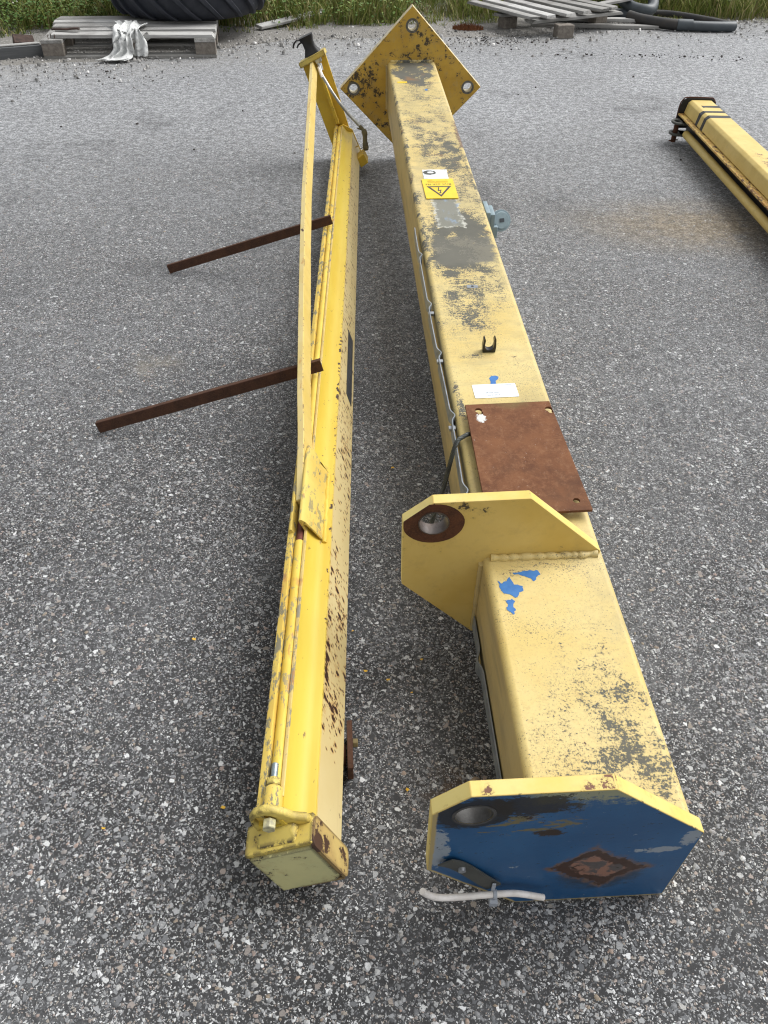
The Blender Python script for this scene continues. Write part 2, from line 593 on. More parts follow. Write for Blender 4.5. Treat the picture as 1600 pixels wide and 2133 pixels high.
def plate_paint(name, blotch=.5, dark=(.055, .045, .03), base=(.72, .50, .135), base2=(.66, .43, .085), thr=.66, extra=None, edge=0):
    k = NT(name)
    b = k.mix(k.step(k.noise(9, 5, .6), .35, .68), base, base2)
    b = k.mix(k.mul(k.step(k.noise(30, 6, .7), .5, .72), blotch), b, (.44, .32, .12))
    f = k.add(k.mul(k.noise(36, 6, .68, dist=.3), .7), k.mul(k.noise(170, 5, .7), .3))
    if extra:
        zs = None
        for c, r, a, sf in extra:
            t = k.mul(k.zone(c, r, sf), a)
            zs = t if zs is None else k.add(zs, t)
        th = k.math('SUBTRACT', thr, zs)
    else:
        th = k.math('ADD', thr, 0)
    m = k.step(f, th, k.math('ADD', th, .02))
    h = k.step(f, k.math('SUBTRACT', th, .07), th)
    b = k.mix(k.mul(h, .35), b, (.36, .26, .10))
    if edge:
        bv = k.n('ShaderNodeBevel', samples=4)
        bv.inputs['Radius'].default_value = .009
        ge = k.n('ShaderNodeNewGeometry')
        dt = k.n('ShaderNodeVectorMath', operation='DOT_PRODUCT')
        k.t.links.new(bv.outputs[0], dt.inputs[0])
        k.t.links.new(ge.outputs['Normal'], dt.inputs[1])
        ew = k.step(dt.outputs['Value'], .99, .93)
        en = k.step(k.add(k.noise(60, 5, .7), k.mul(k.noise(11, 3, .6), .5)), edge, edge + .05)
        m = k.math('MAXIMUM', m, k.mul(ew, en))
    col = k.mix(m, b, k.mix(k.noise(20, 4), dark, tuple(c * 1.9 for c in dark)))
    return k.done(col, .55, .4, 0, k.math('SUBTRACT', k.mul(f, .3), m), .3, .001)

M_BASE = plate_paint('base_plate_paint', .6, (.045, .035, .022), (.58, .37, .06), (.47, .285, .04), .575,
                     [((-.22, CL, DZ - .08), (.16, .1, .14), .07, .9), ((0, CL, DZ + .02), (.16, .1, .06), .06, .9), ((.06, CL, DZ + .08), (.07, .1, .06), .09, .9),
                      ((0, CL, -.1), (.3, .1, .2), .05, .9)], .78)
M_LUG = plate_paint('lug_plate_paint', .35, (.05, .04, .025), (.655, .495, .165), (.60, .43, .115), .665,
                    [((-.15, .52, DZ + .125), (.10, .2, .03), .12, .9), ((-.10, .52, DZ - .02), (.05, .2, .09), .05, .9), ((0, .52, DZ + .015), (.14, .2, .03), .07, .9),
                     ((-.20, .52, DZ + .035), (.06, .2, .02), .06, .9)], .84)

def blue_face_material():
    k = NT('blue_face_paint')
    x, y, z = k.xyz()
    base = k.mix(k.step(k.noise(6, 5, .6), .35, .7), (.012, .085, .215), (.026, .125, .285))
    base = k.mix(k.mul(k.step(k.noise(60, 5, .7), .55, .75), .35), base, (.07, .12, .20))
    wb = k.warp(16, (.075, 0, .05), (1, 1, 2.2), 8, .8)
    w = k.mul(k.math('SUBTRACT', k.noise(26, 6, .7), .5), .075)
    w2 = k.mul(k.math('SUBTRACT', k.noise(1, 8, .8, k.vec((26, 26, 120), (0, 0, 0), (0, R(8), 0))), .5), .24)
    w2 = k.add(w2, k.mul(k.math('SUBTRACT', k.noise(150, 6, .8), .5), .22), k.mul(k.math('SUBTRACT', k.noise(48, 5, .75), .5), .16))
    Z = DZ
    # yellow overspray along the top edge
    ye = k.step(k.add(z, k.mul(w2, .45)), Z + .104, Z + .132)
    ye = k.mul(ye, k.step(x, -.16, -.12))
    base = k.mix(k.mul(ye, .85), base, (.36, .36, .20))
    n1 = k.noise(1, 7, .72, k.vec((16, 16, 58), (0, 0, 0), (0, R(10), 0)), .3)
    zo = k.zone((-.125, 0, Z + .060), (.125, .1, .075), .8)
    m = k.step(k.add(n1, k.mul(zo, .22)), .715, .74)
    base = k.mix(m, base, k.mix(k.noise(90, 4, .7), (.22, .19, .085), (.13, .11, .06)))
    n2 = k.noise(1, 7, .75, k.vec((30, 30, 52), (4, 4, 4), (0, R(-6), 0)), .4)
    m = k.step(k.add(n2, k.mul(zo, .12)), .735, .755)
    base = k.mix(m, base, (.045, .024, .014))
    # pale primer rubbed through at left edge and right corner
    n3 = k.noise(1, 7, .75, k.vec((34, 34, 46), (7, 1, 2)), .3)
    for (c, r, th_) in (((-.250, 0, Z - .005), (.034, .1, .095), .66), ((.062, 0, Z - .045), (.060, .1, .018), .70), ((.103, 0, Z - .012), (.026, .1, .04), .68)):
        m = k.step(k.add(n3, k.mul(k.zone(c, r, .9), .33)), th_, th_ + .02)
        base = k.mix(m, base, k.mix(k.noise(80, 4, .7), (.36, .40, .44), (.24, .30, .36)))
    # grease round the bore
    g = k.step(k.add(k.zone((-.205, 0, Z + .098), (.075, .1, .06), .9, wb), k.mul(w2, 3)), .20, .34)
    base = k.mix(k.mul(g, .92), base, (.012, .011, .010))
    g2 = k.step(k.add(k.zone((-.135, 0, Z + .112), (.095, .1, .045), .9, wb), k.mul(w2, 9)), .34, .42)
    base = k.mix(k.mul(g2, .9), base, (.016, .012, .008))
    g3 = k.step(k.add(k.zone((-.10, 0, Z + .03), (.03, .1, .018), .9, wb), k.mul(w2, 4)), .25, .5)
    base = k.mix(g3, base, (.035, .02, .012))
    # yellow brushed round the rim on to the face
    rim = k.step(k.add(x, k.mul(w, .10)), -.2505, -.2535)
    ln = k.add(k.mul(k.math('ADD', x, .2585), .722), k.mul(k.math('SUBTRACT', z, Z - .075), .692), k.mul(w, .08))
    rim = k.math('MAXIMUM', rim, k.step(ln, .0065, .0035))
    rim = k.math('MAXIMUM', rim, k.step(k.add(z, k.mul(w, .06)), .006, .003))
    base = k.mix(rim, base, (.44, .34, .15))
    # rust scar of the cut-off member: rotated square
    q = k.vec((1, 1, 1), (0, 0, 0), (0, 0, 0))
    c, s_ = math.cos(R(-41)), math.sin(R(-41))
    wx, wy, wz = k.xyz(k.warp(15, (.055, 0, .050), (1, 1, 1), 8, .68))
    px = k.math('SUBTRACT', wx, -.010)
    pz = k.math('SUBTRACT', wz, Z - .098)
    a = k.add(k.mul(px, c), k.mul(pz, s_))
    b = k.math('SUBTRACT', k.mul(pz, c), k.mul(px, s_))
    da = k.math('SUBTRACT', k.math('ABSOLUTE', a), .053)
    db = k.math('SUBTRACT', k.math('ABSOLUTE', b), .037)
    d = k.math('ADD', k.math('MAXIMUM', da, db), k.mul(w, .55))
    smear = k.step(k.add(k.zone((.0, 0, Z - .13), (.10, .1, .075), .9, wb), k.mul(w2, 3)), .15, .7)
    base = k.mix(k.mul(smear, .65), base, (.03, .032, .03))
    inner = k.mix(k.step(k.noise(30, 4, .65, k.vec((1, 1, 1), (3, 3, 3)), .8), .46, .54), (.30, .15, .10), (.10, .085, .08))
    inner = k.mix(k.step(k.noise(22, 4, .6, k.vec((1, 1, 1), (8, 3, 1)), 1.0), .58, .62), inner, (.035, .018, .012))
    base = k.mix(k.mul(k.step(d, .016, .004), k.step(k.noise(60, 5, .75), .35, .6)), base, (.17, .10, .065))
    base = k.mix(k.step(d, .004, .001), base, k.mix(k.noise(70, 4, .7), (.035, .016, .010), (.085, .038, .022)))
    base = k.mix(k.step(d, -.013, -.017), base, inner)
    sp = k.step(k.noise(44, 4, .6, k.vec((1, 1, 1.6), (5, 2, 2))), .72, .735)
    base = k.mix(sp, base, (.10, .055, .03))
    lt = k.step(k.noise(1, 6, .8, k.vec((9, 9, 120), (0, 0, 4), (0, R(20), 0))), .66, .72)
    base = k.mix(k.mul(lt, .25), base, (.25, .30, .38))
    return k.done(base, .42, .45, 0, k.noise(120, 4, .7), .15, .0008)

M_BLUE = blue_face_material()
M_EDGE = plate_paint('edge_paint', .25, (.11, .045, .025), (.70, .575, .21), (.66, .51, .12), .70,
                     [((-.190, .010, DZ + .146), (.035, .03, .02), .19, 1), ((-.050, .010, DZ + .146), (.060, .04, .03), .20, 1), ((.03, .012, DZ + .08), (.05, .05, .06), .10, .9), ((-.24, .01, DZ + .12), (.03, .03, .03), .1, .9)])
M_BLUEPAINT = simple('exposed_blue_paint', (.035, .15, .42), (.05, .19, .47), 40, .5)

def rust_material(name, c1, c2, c3, scale=30, spec=.25, scratch=False):
    k = NT(name)
    n1 = k.noise(scale, 7, .7)
    n2 = k.noise(scale * 7, 6, .75)
    col = k.mix(k.step(n1, .32, .68), c1, c2)
    col = k.mix(k.mul(k.step(n2, .45, .7), .75), col, c3)
    if scratch:
        dk = k.step(k.noise(5, 5, .6, k.vec(loc=(2, 7, 1))), .5, .75)
        col = k.mix(k.mul(dk, .5), col, (.06, .042, .032))
        gr = k.mul(k.zone((.01, .335, .0), (.06, .03, .1), .9), k.step(k.noise(20, 5, .7), .35, .6))
        col = k.mix(k.mul(gr, .6), col, (.17, .14, .06))
        wh = k.step(k.add(k.zone((-.065, .285, 0), (.017, .026, .1), .9), k.mul(k.math('SUBTRACT', k.noise(150, 6, .8), .5), 2.6)), .40, .5)
        col = k.mix(wh, col, (.62, .62, .60))
        sc = k.step(k.noise(60, 5, .75, k.vec(loc=(3, 9, 1))), .73, .75)
        col = k.mix(k.mul(sc, .7), col, (.42, .26, .17))
    return k.done(col, .85, spec, 0, n2, .5, .001)

M_RUSTPLATE = rust_material('rusty_plate', (.20, .088, .042), (.115, .048, .026), (.245, .122, .064), 11, .2, True)
M_RUST = rust_material('rust', (.10, .042, .024), (.055, .026, .018), (.15, .065, .035), 40)
M_RUSTBAR = rust_material('dark_rusty_steel', (.085, .040, .024), (.050, .026, .018), (.125, .060, .034), 35)
M_PRIMER = simple('red_primer', (.16, .045, .028), (.10, .03, .02), 50, .6)

def jib_material(name, side):
    """side: the cream faded lower box; otherwise the strong yellow shoulder and head"""
    k = NT(name)
    x, y, z = k.xyz()
    if side:
        base = k.mix(k.step(k.noise(4, 5, .6), .35, .7), (.655, .54, .275), (.61, .485, .225))
        base = k.mix(k.mul(k.step(k.noise(1, 6, .7, k.vec((20, 3, 90))), .55, .75), .35), base, (.50, .36, .17))
    else:
        base = k.mix(k.step(k.noise(3, 5, .6, k.vec((4, .7, 4))), .35, .7), (.635, .485, .070), (.585, .41, .040))
        base = k.mix(k.mul(k.step(k.noise(1, 6, .7, k.vec((60, 2.5, 60))), .52, .75), .4), base, (.66, .42, .03))
    # rust flecks, elongated along a diagonal in the y-z plane
    q = k.vec((1, 1, 1), (0, 0, 0), (R(-62), 0, 0))
    q2 = k.n('ShaderNodeMapping')
    k.t.links.new(q, q2.inputs['Vector'])
    q2.inputs['Scale'].default_value = (1, .33, 1)
    nz = k.noise(58 if side else 60, 5, .64, q2.outputs[0], .35)
    if side:
        zl = [((.048, .41, .058), (.1, .34, .10), .165, .8), ((.048, .24, .065), (.1, .10, .06), .10, .9), ((.048, 1.12, .04), (.1, .34, .08), .14, .9), ((.048, .85, .05), (.1, .4, .08), .08, .9), ((.048, 1.7, .06), (.1, .6, .08), .07, .9),
              ((.048, .30, .096), (.1, .16, .022), .14, .8), ((.048, 1.3, .098), (.1, .35, .014), .18, .8), ((.048, 2.9, .096), (.1, .5, .02), .19, .8), ((.048, 2.1, .097), (.1, .6, .010), .12, .8), ((.048, 2.5, .05), (.1, 1.1, .07), .055, .8)]
    else:
        zl = [((.046, 1.1, .102), (.012, 1.2, .006), .20, .6), ((.046, 2.7, .102), (.012, 1.0, .006), .17, .6), ((.03, 2.6, .12), (.04, 1, .04), .035, .8), ((.02, .0, .14), (.08, .10, .06), .12, .9)]
    zs = None
    for c, r, a, sf in zl:
        t = k.mul(k.zone(c, r, sf), a)
        zs = t if zs is None else k.add(zs, t)
    th = k.math('SUBTRACT', .80 if side else .75, zs)
    fl = k.step(nz, th, k.math('ADD', th, .018))
    halo = k.step(nz, k.math('SUBTRACT', th, .055), th)
    if side:
        q3 = k.n('ShaderNodeMapping')
        k.t.links.new(k.vec((1, 1, 1), (0, 0, 0), (R(-62), 0, 0), k.warp(60, .012, (1, 1, 1), 6, .75)), q3.inputs['Vector'])
        q3.inputs['Scale'].default_value = (.02, .60, 1)
        for sc_, gain in ((82, 1.9), (170, 2.2)):
            v = k.voro(sc_, 'F1', q3.outputs[0])
            rc = k.n('ShaderNodeSeparateColor')
            k.t.links.new(v.outputs['Color'], rc.inputs[0])
            on = k.step(rc.outputs[0], k.mul(zs, gain), k.math('SUBTRACT', k.mul(zs, gain), .02))
            rad = k.math('ADD', .12, k.mul(rc.outputs[1], .34))
            d0 = v.outputs['Distance']
            fl = k.math('MAXIMUM', fl, k.mul(on, k.step(d0, rad, k.math('SUBTRACT', rad, .05))))
            halo = k.math('MAXIMUM', halo, k.mul(on, k.step(d0, k.math('ADD', rad, .28), rad)))
    base = k.mix(k.mul(halo, .62 if side else .25), base, (.46, .23, .065))
    col = k.mix(fl, base, k.mix(k.noise(60, 4, .6), (.020, .010, .008), (.075, .032, .02)))
    sc = k.step(k.noise(1, 5, .7, k.vec((100, 30, 60), (4, 4, 4), (R(-62), 0, 0))), .645, .67)
    col = k.mix(k.mul(sc, .75), col, (.12, .07, .035))
    return k.done(col, .48, .42, 0, k.math('SUBTRACT', k.mul(k.noise(160, 4), .15), fl), .3, .001)

M_JIBSIDE = jib_material('faded_cream_paint', True)
M_JIBTOP = jib_material('yellow_paint', False)

def worn_material(name, base, base2, dirt, thr=.58, rust=.70):
    k = NT(name)
    b = k.mix(k.step(k.noise(8, 5, .6), .35, .7), base, base2)
    f = k.noise(1, 7, .72, k.vec((70, 28, 70)), .3)
    big = k.mul(k.math('SUBTRACT', k.noise(2.6, 4, .6), .5), .28)
    m = k.step(k.add(f, big), thr, thr + .03)
    b = k.mix(m, b, dirt)
    r = k.step(k.noise(1, 6, .65, k.vec((40, 13, 40), (5, 5, 5))), rust - .06, rust)
    b = k.mix(k.mul(r, .6), b, (.52, .24, .06))
    r2 = k.step(k.noise(1, 6, .65, k.vec((55, 16, 55), (5, 9, 5))), rust, rust + .015)
    b = k.mix(r2, b, (.075, .03, .024))
    return k.done(b, .58, .4, 0, k.math('SUBTRACT', k.mul(f, .3), m), .35, .001)

M_HEAD = worn_material('worn_head_paint', (.67, .50, .11), (.62, .43, .085), (.22, .20, .13), .535, .66)
M_CHEEK = worn_material('worn_cheek_paint', (.66, .50, .12), (.60, .42, .09), (.33, .28, .13), .525, .645)
M_RIDGE = worn_material('worn_ridge_paint', (.70, .53, .20), (.62, .45, .14), (.30, .27, .19), .55, .68)
M_ROD = worn_material('rod_paint', (.70, .52, .085), (.65, .44, .06), (.36, .29, .14), .585, .66)
M_TIE = plate_paint('tie_bar_paint', .25, (.06, .025, .02), (.66, .50, .165), (.61, .445, .115), .66, None, .80)
M_TIETOP = worn_material('tie_bar_edge_paint', (.70, .575, .27), (.65, .50, .18), (.34, .30, .22), .62, .66)
M_POST = plate_paint('post_paint', .45, (.06, .04, .02), (.68, .46, .045), (.58, .38, .035), .67, None, .80)
M_CAPFACE = plate_paint('cap_face_paint', .3, (.03, .028, .02), (.66, .62, .30), (.54, .53, .27), .60, None, .64)
M_CAPRIM = plate_paint('cap_rim_paint', .5, (.028, .02, .014), (.63, .50, .125), (.56, .42, .09), .60, None, .64)
M_BROWNRIM = plate_paint('brown_stained_rim', .8, (.050, .026, .016), (.56, .42, .15), (.38, .25, .09), .60,
                         [((.054, -.005, .105), (.03, .04, .05), .18, .9), ((.054, 0, .02), (.03, .05, .03), .07, .9)], .58)
M_BLACK = simple('black_rubber', (.012, .012, .013), (.022, .022, .024), 30, .5, .4)
M_BLACKGLOSS = simple('black_plastic', (.008, .008, .009), (.012, .012, .013), 30, .22, .5)
M_ZINC = simple('zinc_steel', (.52, .54, .56), (.40, .42, .44), 60, .35, .5, .85)
M_GALV = simple('galvanised_strip', (.30, .33, .36), (.20, .225, .25), 40, .45, .5, .35)
M_DARKSTRAP = simple('dark_grey_strap', (.065, .067, .06), (.08, .082, .072), 40, .55)
M_WHITEHOSE = simple('white_plastic', (.84, .80, .76), (.70, .66, .61), 40, .45, .45)
M_TIEGREY = simple('grey_nylon', (.40, .43, .47), (.34, .37, .41), 50, .45)
M_SOCKET = simple('blue_grey_plastic', (.26, .34, .37), (.21, .28, .31), 30, .45, .45)
M_SIGN = simple('sign_yellow', (.83, .60, .035), (.78, .54, .035), 25, .45)
M_SIGNBLACK = simple('sign_print', (.055, .05, .055), (.07, .06, .06), 60, .6)
M_SMALLPRINT = simple('small_print', (.50, .34, .05), (.42, .29, .05), 80, .6)
M_LABEL = simple('white_label', (.80, .85, .88), (.78, .83, .87), 10, .4)
M_LABELPRINT = simple('label_print', (.14, .16, .20), (.12, .14, .18), 60, .5)
M_RESIDUE = simple('sticker_residue', (.70, .72, .72), (.50, .52, .52), 45, .6, lo=.5, hi=.75)
M_NAMEPLATE = simple('dark_nameplate', (.030, .032, .036), (.055, .058, .062), 70, .45)
M_WIRE = simple('steel_rope', (.070, .078, .072), (.045, .05, .048), 60, .5, .45, .3)
M_CONDUIT = simple('metal_hose', (.52, .52, .50), (.30, .30, .27), 12, .35, .5, .8)
M_OLIVE = simple('dirty_cable', (.14, .115, .05), (.09, .08, .05), 40, .7)

def wood_material(name, c1, c2, dark):
    k = NT(name)
    g = k.noise(1, 6, .65, k.vec((3, 60, 60)), .6)
    col = k.mix(k.step(g, .35, .66), c1, c2)
    crack = k.step(k.noise(1, 5, .6, k.vec((2.5, 90, 90), (3, 1, 1)), .4), .63, .68)
    col = k.mix(k.mul(crack, .8), col, dark)
    ri = k.n('ShaderNodeObjectInfo').outputs['Random']
    col = k.mix(k.mul(ri, .35), col, dark)
    col = k.mix(k.mul(k.step(k.noise(6, 5, .6), .5, .75), .4), col, dark)
    return k.done(col, .85, .2, 0, g, .6, .002)

M_WOOD = wood_material('weathered_wood', (.42, .415, .40), (.27, .265, .25), (.09, .085, .075))
M_PALEWOOD = wood_material('pale_weathered_wood', (.60, .60, .585), (.40, .395, .38), (.13, .12, .11))
M_BLOCK = simple('pressed_wood_block', (.25, .225, .195), (.17, .15, .13), 45, .9, .2, 0, .6, .003)
M_GREYWOOD = wood_material('dark_grey_wood', (.14, .145, .15), (.10, .105, .108), (.05, .05, .05))
M_BROWNWOOD = simple('brown_wood', (.085, .055, .045), (.05, .035, .03), 40, .9)
M_TYRE = simple('tyre_rubber', (.018, .021, .030), (.028, .031, .040), 15, .62, .4)
M_CLOTH = None
def cloth_material():
    k = NT('dirty_white_cloth')
    c = k.mix(k.step(k.noise(14, 6, .7), .50, .72), (.66, .67, .66), (.36, .36, .36))
    c = k.mix(k.mul(k.step(k.noise(40, 5, .7), .60, .72), .5), c, (.20, .19, .17))
    return k.done(c, .9, .15, 0, k.noise(90, 4, .6), .3, .002)
M_CLOTH = cloth_material()
M_PIPE = simple('grey_plastic_pipe', (.070, .085, .095), (.052, .062, .070), 8, .42, .45)
M_PIPEDARK = simple('dark_rubber_pipe', (.035, .036, .037), (.05, .045, .04), 12, .6, .35)
M_TUB = simple('dark_blue_plastic', (.014, .022, .036), (.022, .032, .048), 10, .5, .4)
M_LEAF = simple('dead_leaf', (.20, .145, .095), (.32, .26, .19), 60, .8, .2)
M_BROWNMOSS = simple('brown_dry_plant', (.20, .085, .04), (.13, .055, .03), 60, .9, .1)
M_JIB3 = plate_paint('spare_jib_paint', .3, (.10, .035, .03), (.68, .52, .18), (.62, .46, .14), .68,
                     [((-.05, -1.0, .2), (.12, .35, .05), .10, .9), ((-.075, -1.1, .19), (.03, .5, .05), .07, .9)])
M_JIB3EDGE = worn_material('rusty_edge_paint', (.66, .47, .14), (.58, .38, .10), (.20, .10, .05), .53, .60)
M_BLACKTAPE = simple('black_paint_band', (.03, .031, .034), (.045, .046, .05), 60, .6)

# ------------------------------------------------------------------ ground
def jitter(p, s, a):
    return noise.noise(Vector((p[0] * s, p[1] * s, 3.7))) * a

gm = MB()
gm.poly([(-250, -60, 0), (250, -60, 0), (250, 400, 0), (-250, 400, 0)], [(0, 1, 2, 3)])
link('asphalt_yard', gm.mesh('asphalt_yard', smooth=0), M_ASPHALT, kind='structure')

def verge_y(x):
    """front edge of the grit strip beyond the asphalt"""
    xs = [-60, -2.9, -2.5, -1.8, -.9, .3, 1.0, 1.6, 2.0, 2.8, 3.4, 5, 60]
    ys = [5.6, 5.9, 6.05, 6.25, 7.0, 7.28, 7.36, 7.75, 7.9, 8.1, 8.25, 8.6, 12]
    return float(np.interp(x, xs, ys))

def grass_y(x):
    xs = [-60, -3.2, -2.9, -2.5, -1.1, -.5, .3, .8, 1.6, 2.4, 3.0, 3.5, 60]
    ys = [6.6, 6.95, 7.2, 7.3, 7.55, 7.65, 7.9, 8.15, 8.4, 8.45, 8.4, 8.45, 12]
    return float(np.interp(x, xs, ys))

def verge_material():
    k = NT('gritty_soil')
    v = k.voro(70, 'F1')
    rc = k.n('ShaderNodeSeparateColor')
    k.t.links.new(v.outputs['Color'], rc.inputs[0])
    st = k.ramp(rc.outputs[0], [(0, (.10, .098, .092)), (.4, (.22, .212, .20)), (.75, (.33, .32, .30)), (1, (.58, .57, .55))])
    so_ = k.mix(k.noise(30, 6, .7), (.14, .132, .118), (.30, .29, .272))
    m = k.step(k.noise(5, 5, .7), .40, .58)
    c = k.mix(k.mul(k.step(v.outputs['Distance'], .45, .25), m), so_, st)
    gx_, gy_, gz_ = k.xyz()
    gr = k.step(k.add(gy_, k.mul(k.noise(1.5, 5, .7), 1.5)), 8.8, 10.4)
    c = k.mix(gr, c, k.mix(k.noise(6, 6, .75), (.05, .075, .018), (.13, .15, .045)))
    return k.done(c, .9, .2, 0, v.outputs['Distance'], .6, .006)
M_VERGE = verge_material()
vm = MB()
xs = np.concatenate([np.linspace(-60, -4.5, 12), np.linspace(-4.2, 5, 185), np.linspace(5.5, 60, 12)])
pts, fcs = [], []
for i, x in enumerate(xs):
    e = verge_y(x) + .10 * noise.noise(Vector((x * 2.3, 0, 1))) + .07 * noise.noise(Vector((x * 9, 0, 5)))
    for j, dy in enumerate((0, .12, .4, 1.0, 2.2, 300)):
        z = (-.004 if j == 0 else .006 if j == 1 else .014 + .02 * max(0, noise.noise(Vector((x * 3, dy * 3, 0)))))
        pts.append((x, e + dy, z))
for i in range(len(xs) - 1):
    for j in range(5):
        a = i * 6 + j
        fcs.append((a, a + 6, a + 7, a + 1))
vm.poly(pts, fcs)
link('grit_verge', vm.mesh('grit_verge', smooth=60), M_VERGE, kind='structure')

# ---- loose and embedded stones (uncountable): flat angular chips
def chip_mesh(pos, rad, hgt, z0, name):
    n = len(pos)
    k = 6
    ang = (np.arange(k)[None, :] + nrng.uniform(-.42, .42, (n, k))) * (2 * np.pi / k) + nrng.uniform(0, 6.3, (n, 1))
    rr = rad[:, None] * nrng.uniform(.55, 1.12, (n, k))
    el = nrng.uniform(.55, 1.0, n)[:, None]
    ro = nrng.uniform(0, np.pi, n)[:, None]
    lx, ly = rr * np.cos(ang), rr * np.sin(ang) * el
    bx = pos[:, 0:1] + lx * np.cos(ro) - ly * np.sin(ro)
    by = pos[:, 1:2] + lx * np.sin(ro) + ly * np.cos(ro)
    t = nrng.uniform(.55, .85, (n, 1))
    tx = pos[:, 0:1] + (bx - pos[:, 0:1]) * t
    ty = pos[:, 1:2] + (by - pos[:, 1:2]) * t
    tz = z0 + hgt[:, None] * nrng.uniform(.55, 1.1, (n, k))
    V = np.empty((n, 2 * k, 3))
    V[:, :k, 0], V[:, :k, 1], V[:, :k, 2] = bx, by, z0 - .0015
    V[:, k:, 0], V[:, k:, 1], V[:, k:, 2] = tx, ty, tz
    base = (np.arange(n) * 2 * k)[:, None]
    F = []
    for j in range(k):
        F.append(np.stack([base[:, 0] + j, base[:, 0] + (j + 1) % k, base[:, 0] + k + (j + 1) % k, base[:, 0] + k + j], 1))
    quads = np.concatenate(F)
    tops = base + k + np.arange(k)[None, :]
    me = bpy.data.meshes.new(name)
    nq, nt = len(quads), len(tops)
    me.vertices.add(n * 2 * k)
    me.vertices.foreach_set('co', V.reshape(-1))
    me.loops.add(nq * 4 + nt * k)
    me.loops.foreach_set('vertex_index', np.concatenate([quads.reshape(-1), tops.reshape(-1)]).astype(np.int32))
    me.polygons.add(nq + nt)
    ls = np.concatenate([np.arange(nq) * 4, nq * 4 + np.arange(nt) * k]).astype(np.int32)
    me.polygons.foreach_set('loop_start', ls)
    me.update(calc_edges=True)
    me.validate()
    return me

N = 36000
yy = .12 + 3.9 * nrng.uniform(0, 1, N) ** 1.35
xx = nrng.uniform(-1, 1, N) * (.55 + .36 * yy)
rad = np.clip(nrng.lognormal(math.log(.0029), .42, N), .0016, .0080)
link('asphalt_chippings', chip_mesh(np.stack([xx, yy], 1), rad, np.clip(rad * .20, .0005, .0014), 0.0, 'asphalt_chippings'), M_CHIP, kind='stuff')

def grit_material():
    k = NT('grit_stone')
    ri = k.n('ShaderNodeNewGeometry').outputs['Random Per Island']
    c = k.ramp(ri, [(0, (.10, .10, .098)), (.35, (.22, .215, .205)), (.7, (.34, .33, .315)), (.92, (.52, .51, .50)), (1, (.78, .77, .75))])
    return k.done(c, .8, .25)
M_GRIT = grit_material()
gx = nrng.uniform(-3.4, 4.0, 9000)
gy = np.array([verge_y(x) for x in gx]) + nrng.normal(.35, .42, len(gx))
grad = np.clip(nrng.lognormal(math.log(.0058), .5, len(gx)), .003, .022)
link('grit_pebbles', chip_mesh(np.stack([gx, gy], 1), grad, grad * .8, .008, 'grit_pebbles'), M_GRIT, kind='stuff')

def crumb_material():
    return simple('dark_crumb', (.03, .028, .026), (.06, .05, .045), 60, .9)
cp = []
for (cx, cy, sx, sy, n) in ((-1.75, 5.75, .35, .12, 22), (2.05, 6.75, .40, .05, 60), (.75, 7.2, .25, .12, 130), (-1.2, 4.2, .9, .7, 10), (-2.35, 5.6, .12, .1, 10), (.9, 5.5, 1.2, .8, 8)):
    for _ in range(n):
        cp.append((cx + rng.gauss(0, sx), cy + rng.gauss(0, sy)))
cp = np.array(cp)
crad = np.clip(nrng.lognormal(math.log(.0068), .45, len(cp)), .003, .015)
link('dark_crumbs', chip_mesh(cp, crad, crad * .6, .002, 'dark_crumbs'), crumb_material(), kind='stuff')

# ------------------------------------------------------------------ crane column
CF = frame_matrix((0.32771 - .00994 * -DZ, 0.51139 + .06184 * DZ, 0.22206 - .99804 * DZ), (-.0669, .99589, .06104), (.99771, .06616, .01403), (-.00994, -.06184, .99804))
colm = thing('crane_column', 'long square yellow steel crane column with peeling paint and blue faced end plate', 'steel column', CF)

prof = rrect(CW, DZ, .0135, 5, 0, DZ / 2)
st = [(0, y, 0) for y in np.linspace(.0215, CL - .02, 40)]
b = MB().extrude(prof, [(p, (1, 0, 0), (0, 0, 1)) for p in st])
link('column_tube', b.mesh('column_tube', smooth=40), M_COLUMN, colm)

# base plate, set on its corner, with four bolt holes
hd = .335
bc = DZ / 2
outer = [(0, bc + hd), (-hd, bc), (0, bc - hd), (hd, bc)]
holes = [circle(a * .272, bc + c * .258, .021, 20) for a, c in ((0, 1), (-1, 0), (0, -1), (1, 0))]
b = MB().plate(outer, holes, CL - .02, CL + .022, lambda a, c, t: (a, t, c), 0, 0, 1)
link('base_plate', b.mesh('base_plate', bevel=.0015, seg=1, smooth=30), [M_BASE, simple('pale_lit_edge', (.62, .57, .42), (.50, .42, .22), 30, .6)], colm)  # rim colour made pale to paint in its lit upper edges
b = MB()
for a, c in ((0, 1), (-1, 0), (1, 0)):
    b.plate(circle(a * .272, bc + c * .258, .030, 20), [circle(a * .272, bc + c * .258, .0205, 20)], CL - .0212, CL - .0206, lambda p, q, t: (p, t, q))
link('bare_ring', b.mesh('bare_ring', smooth=0), simple('bare_dirty_steel', (.16, .155, .14), (.09, .085, .07), 60, .6), colm)

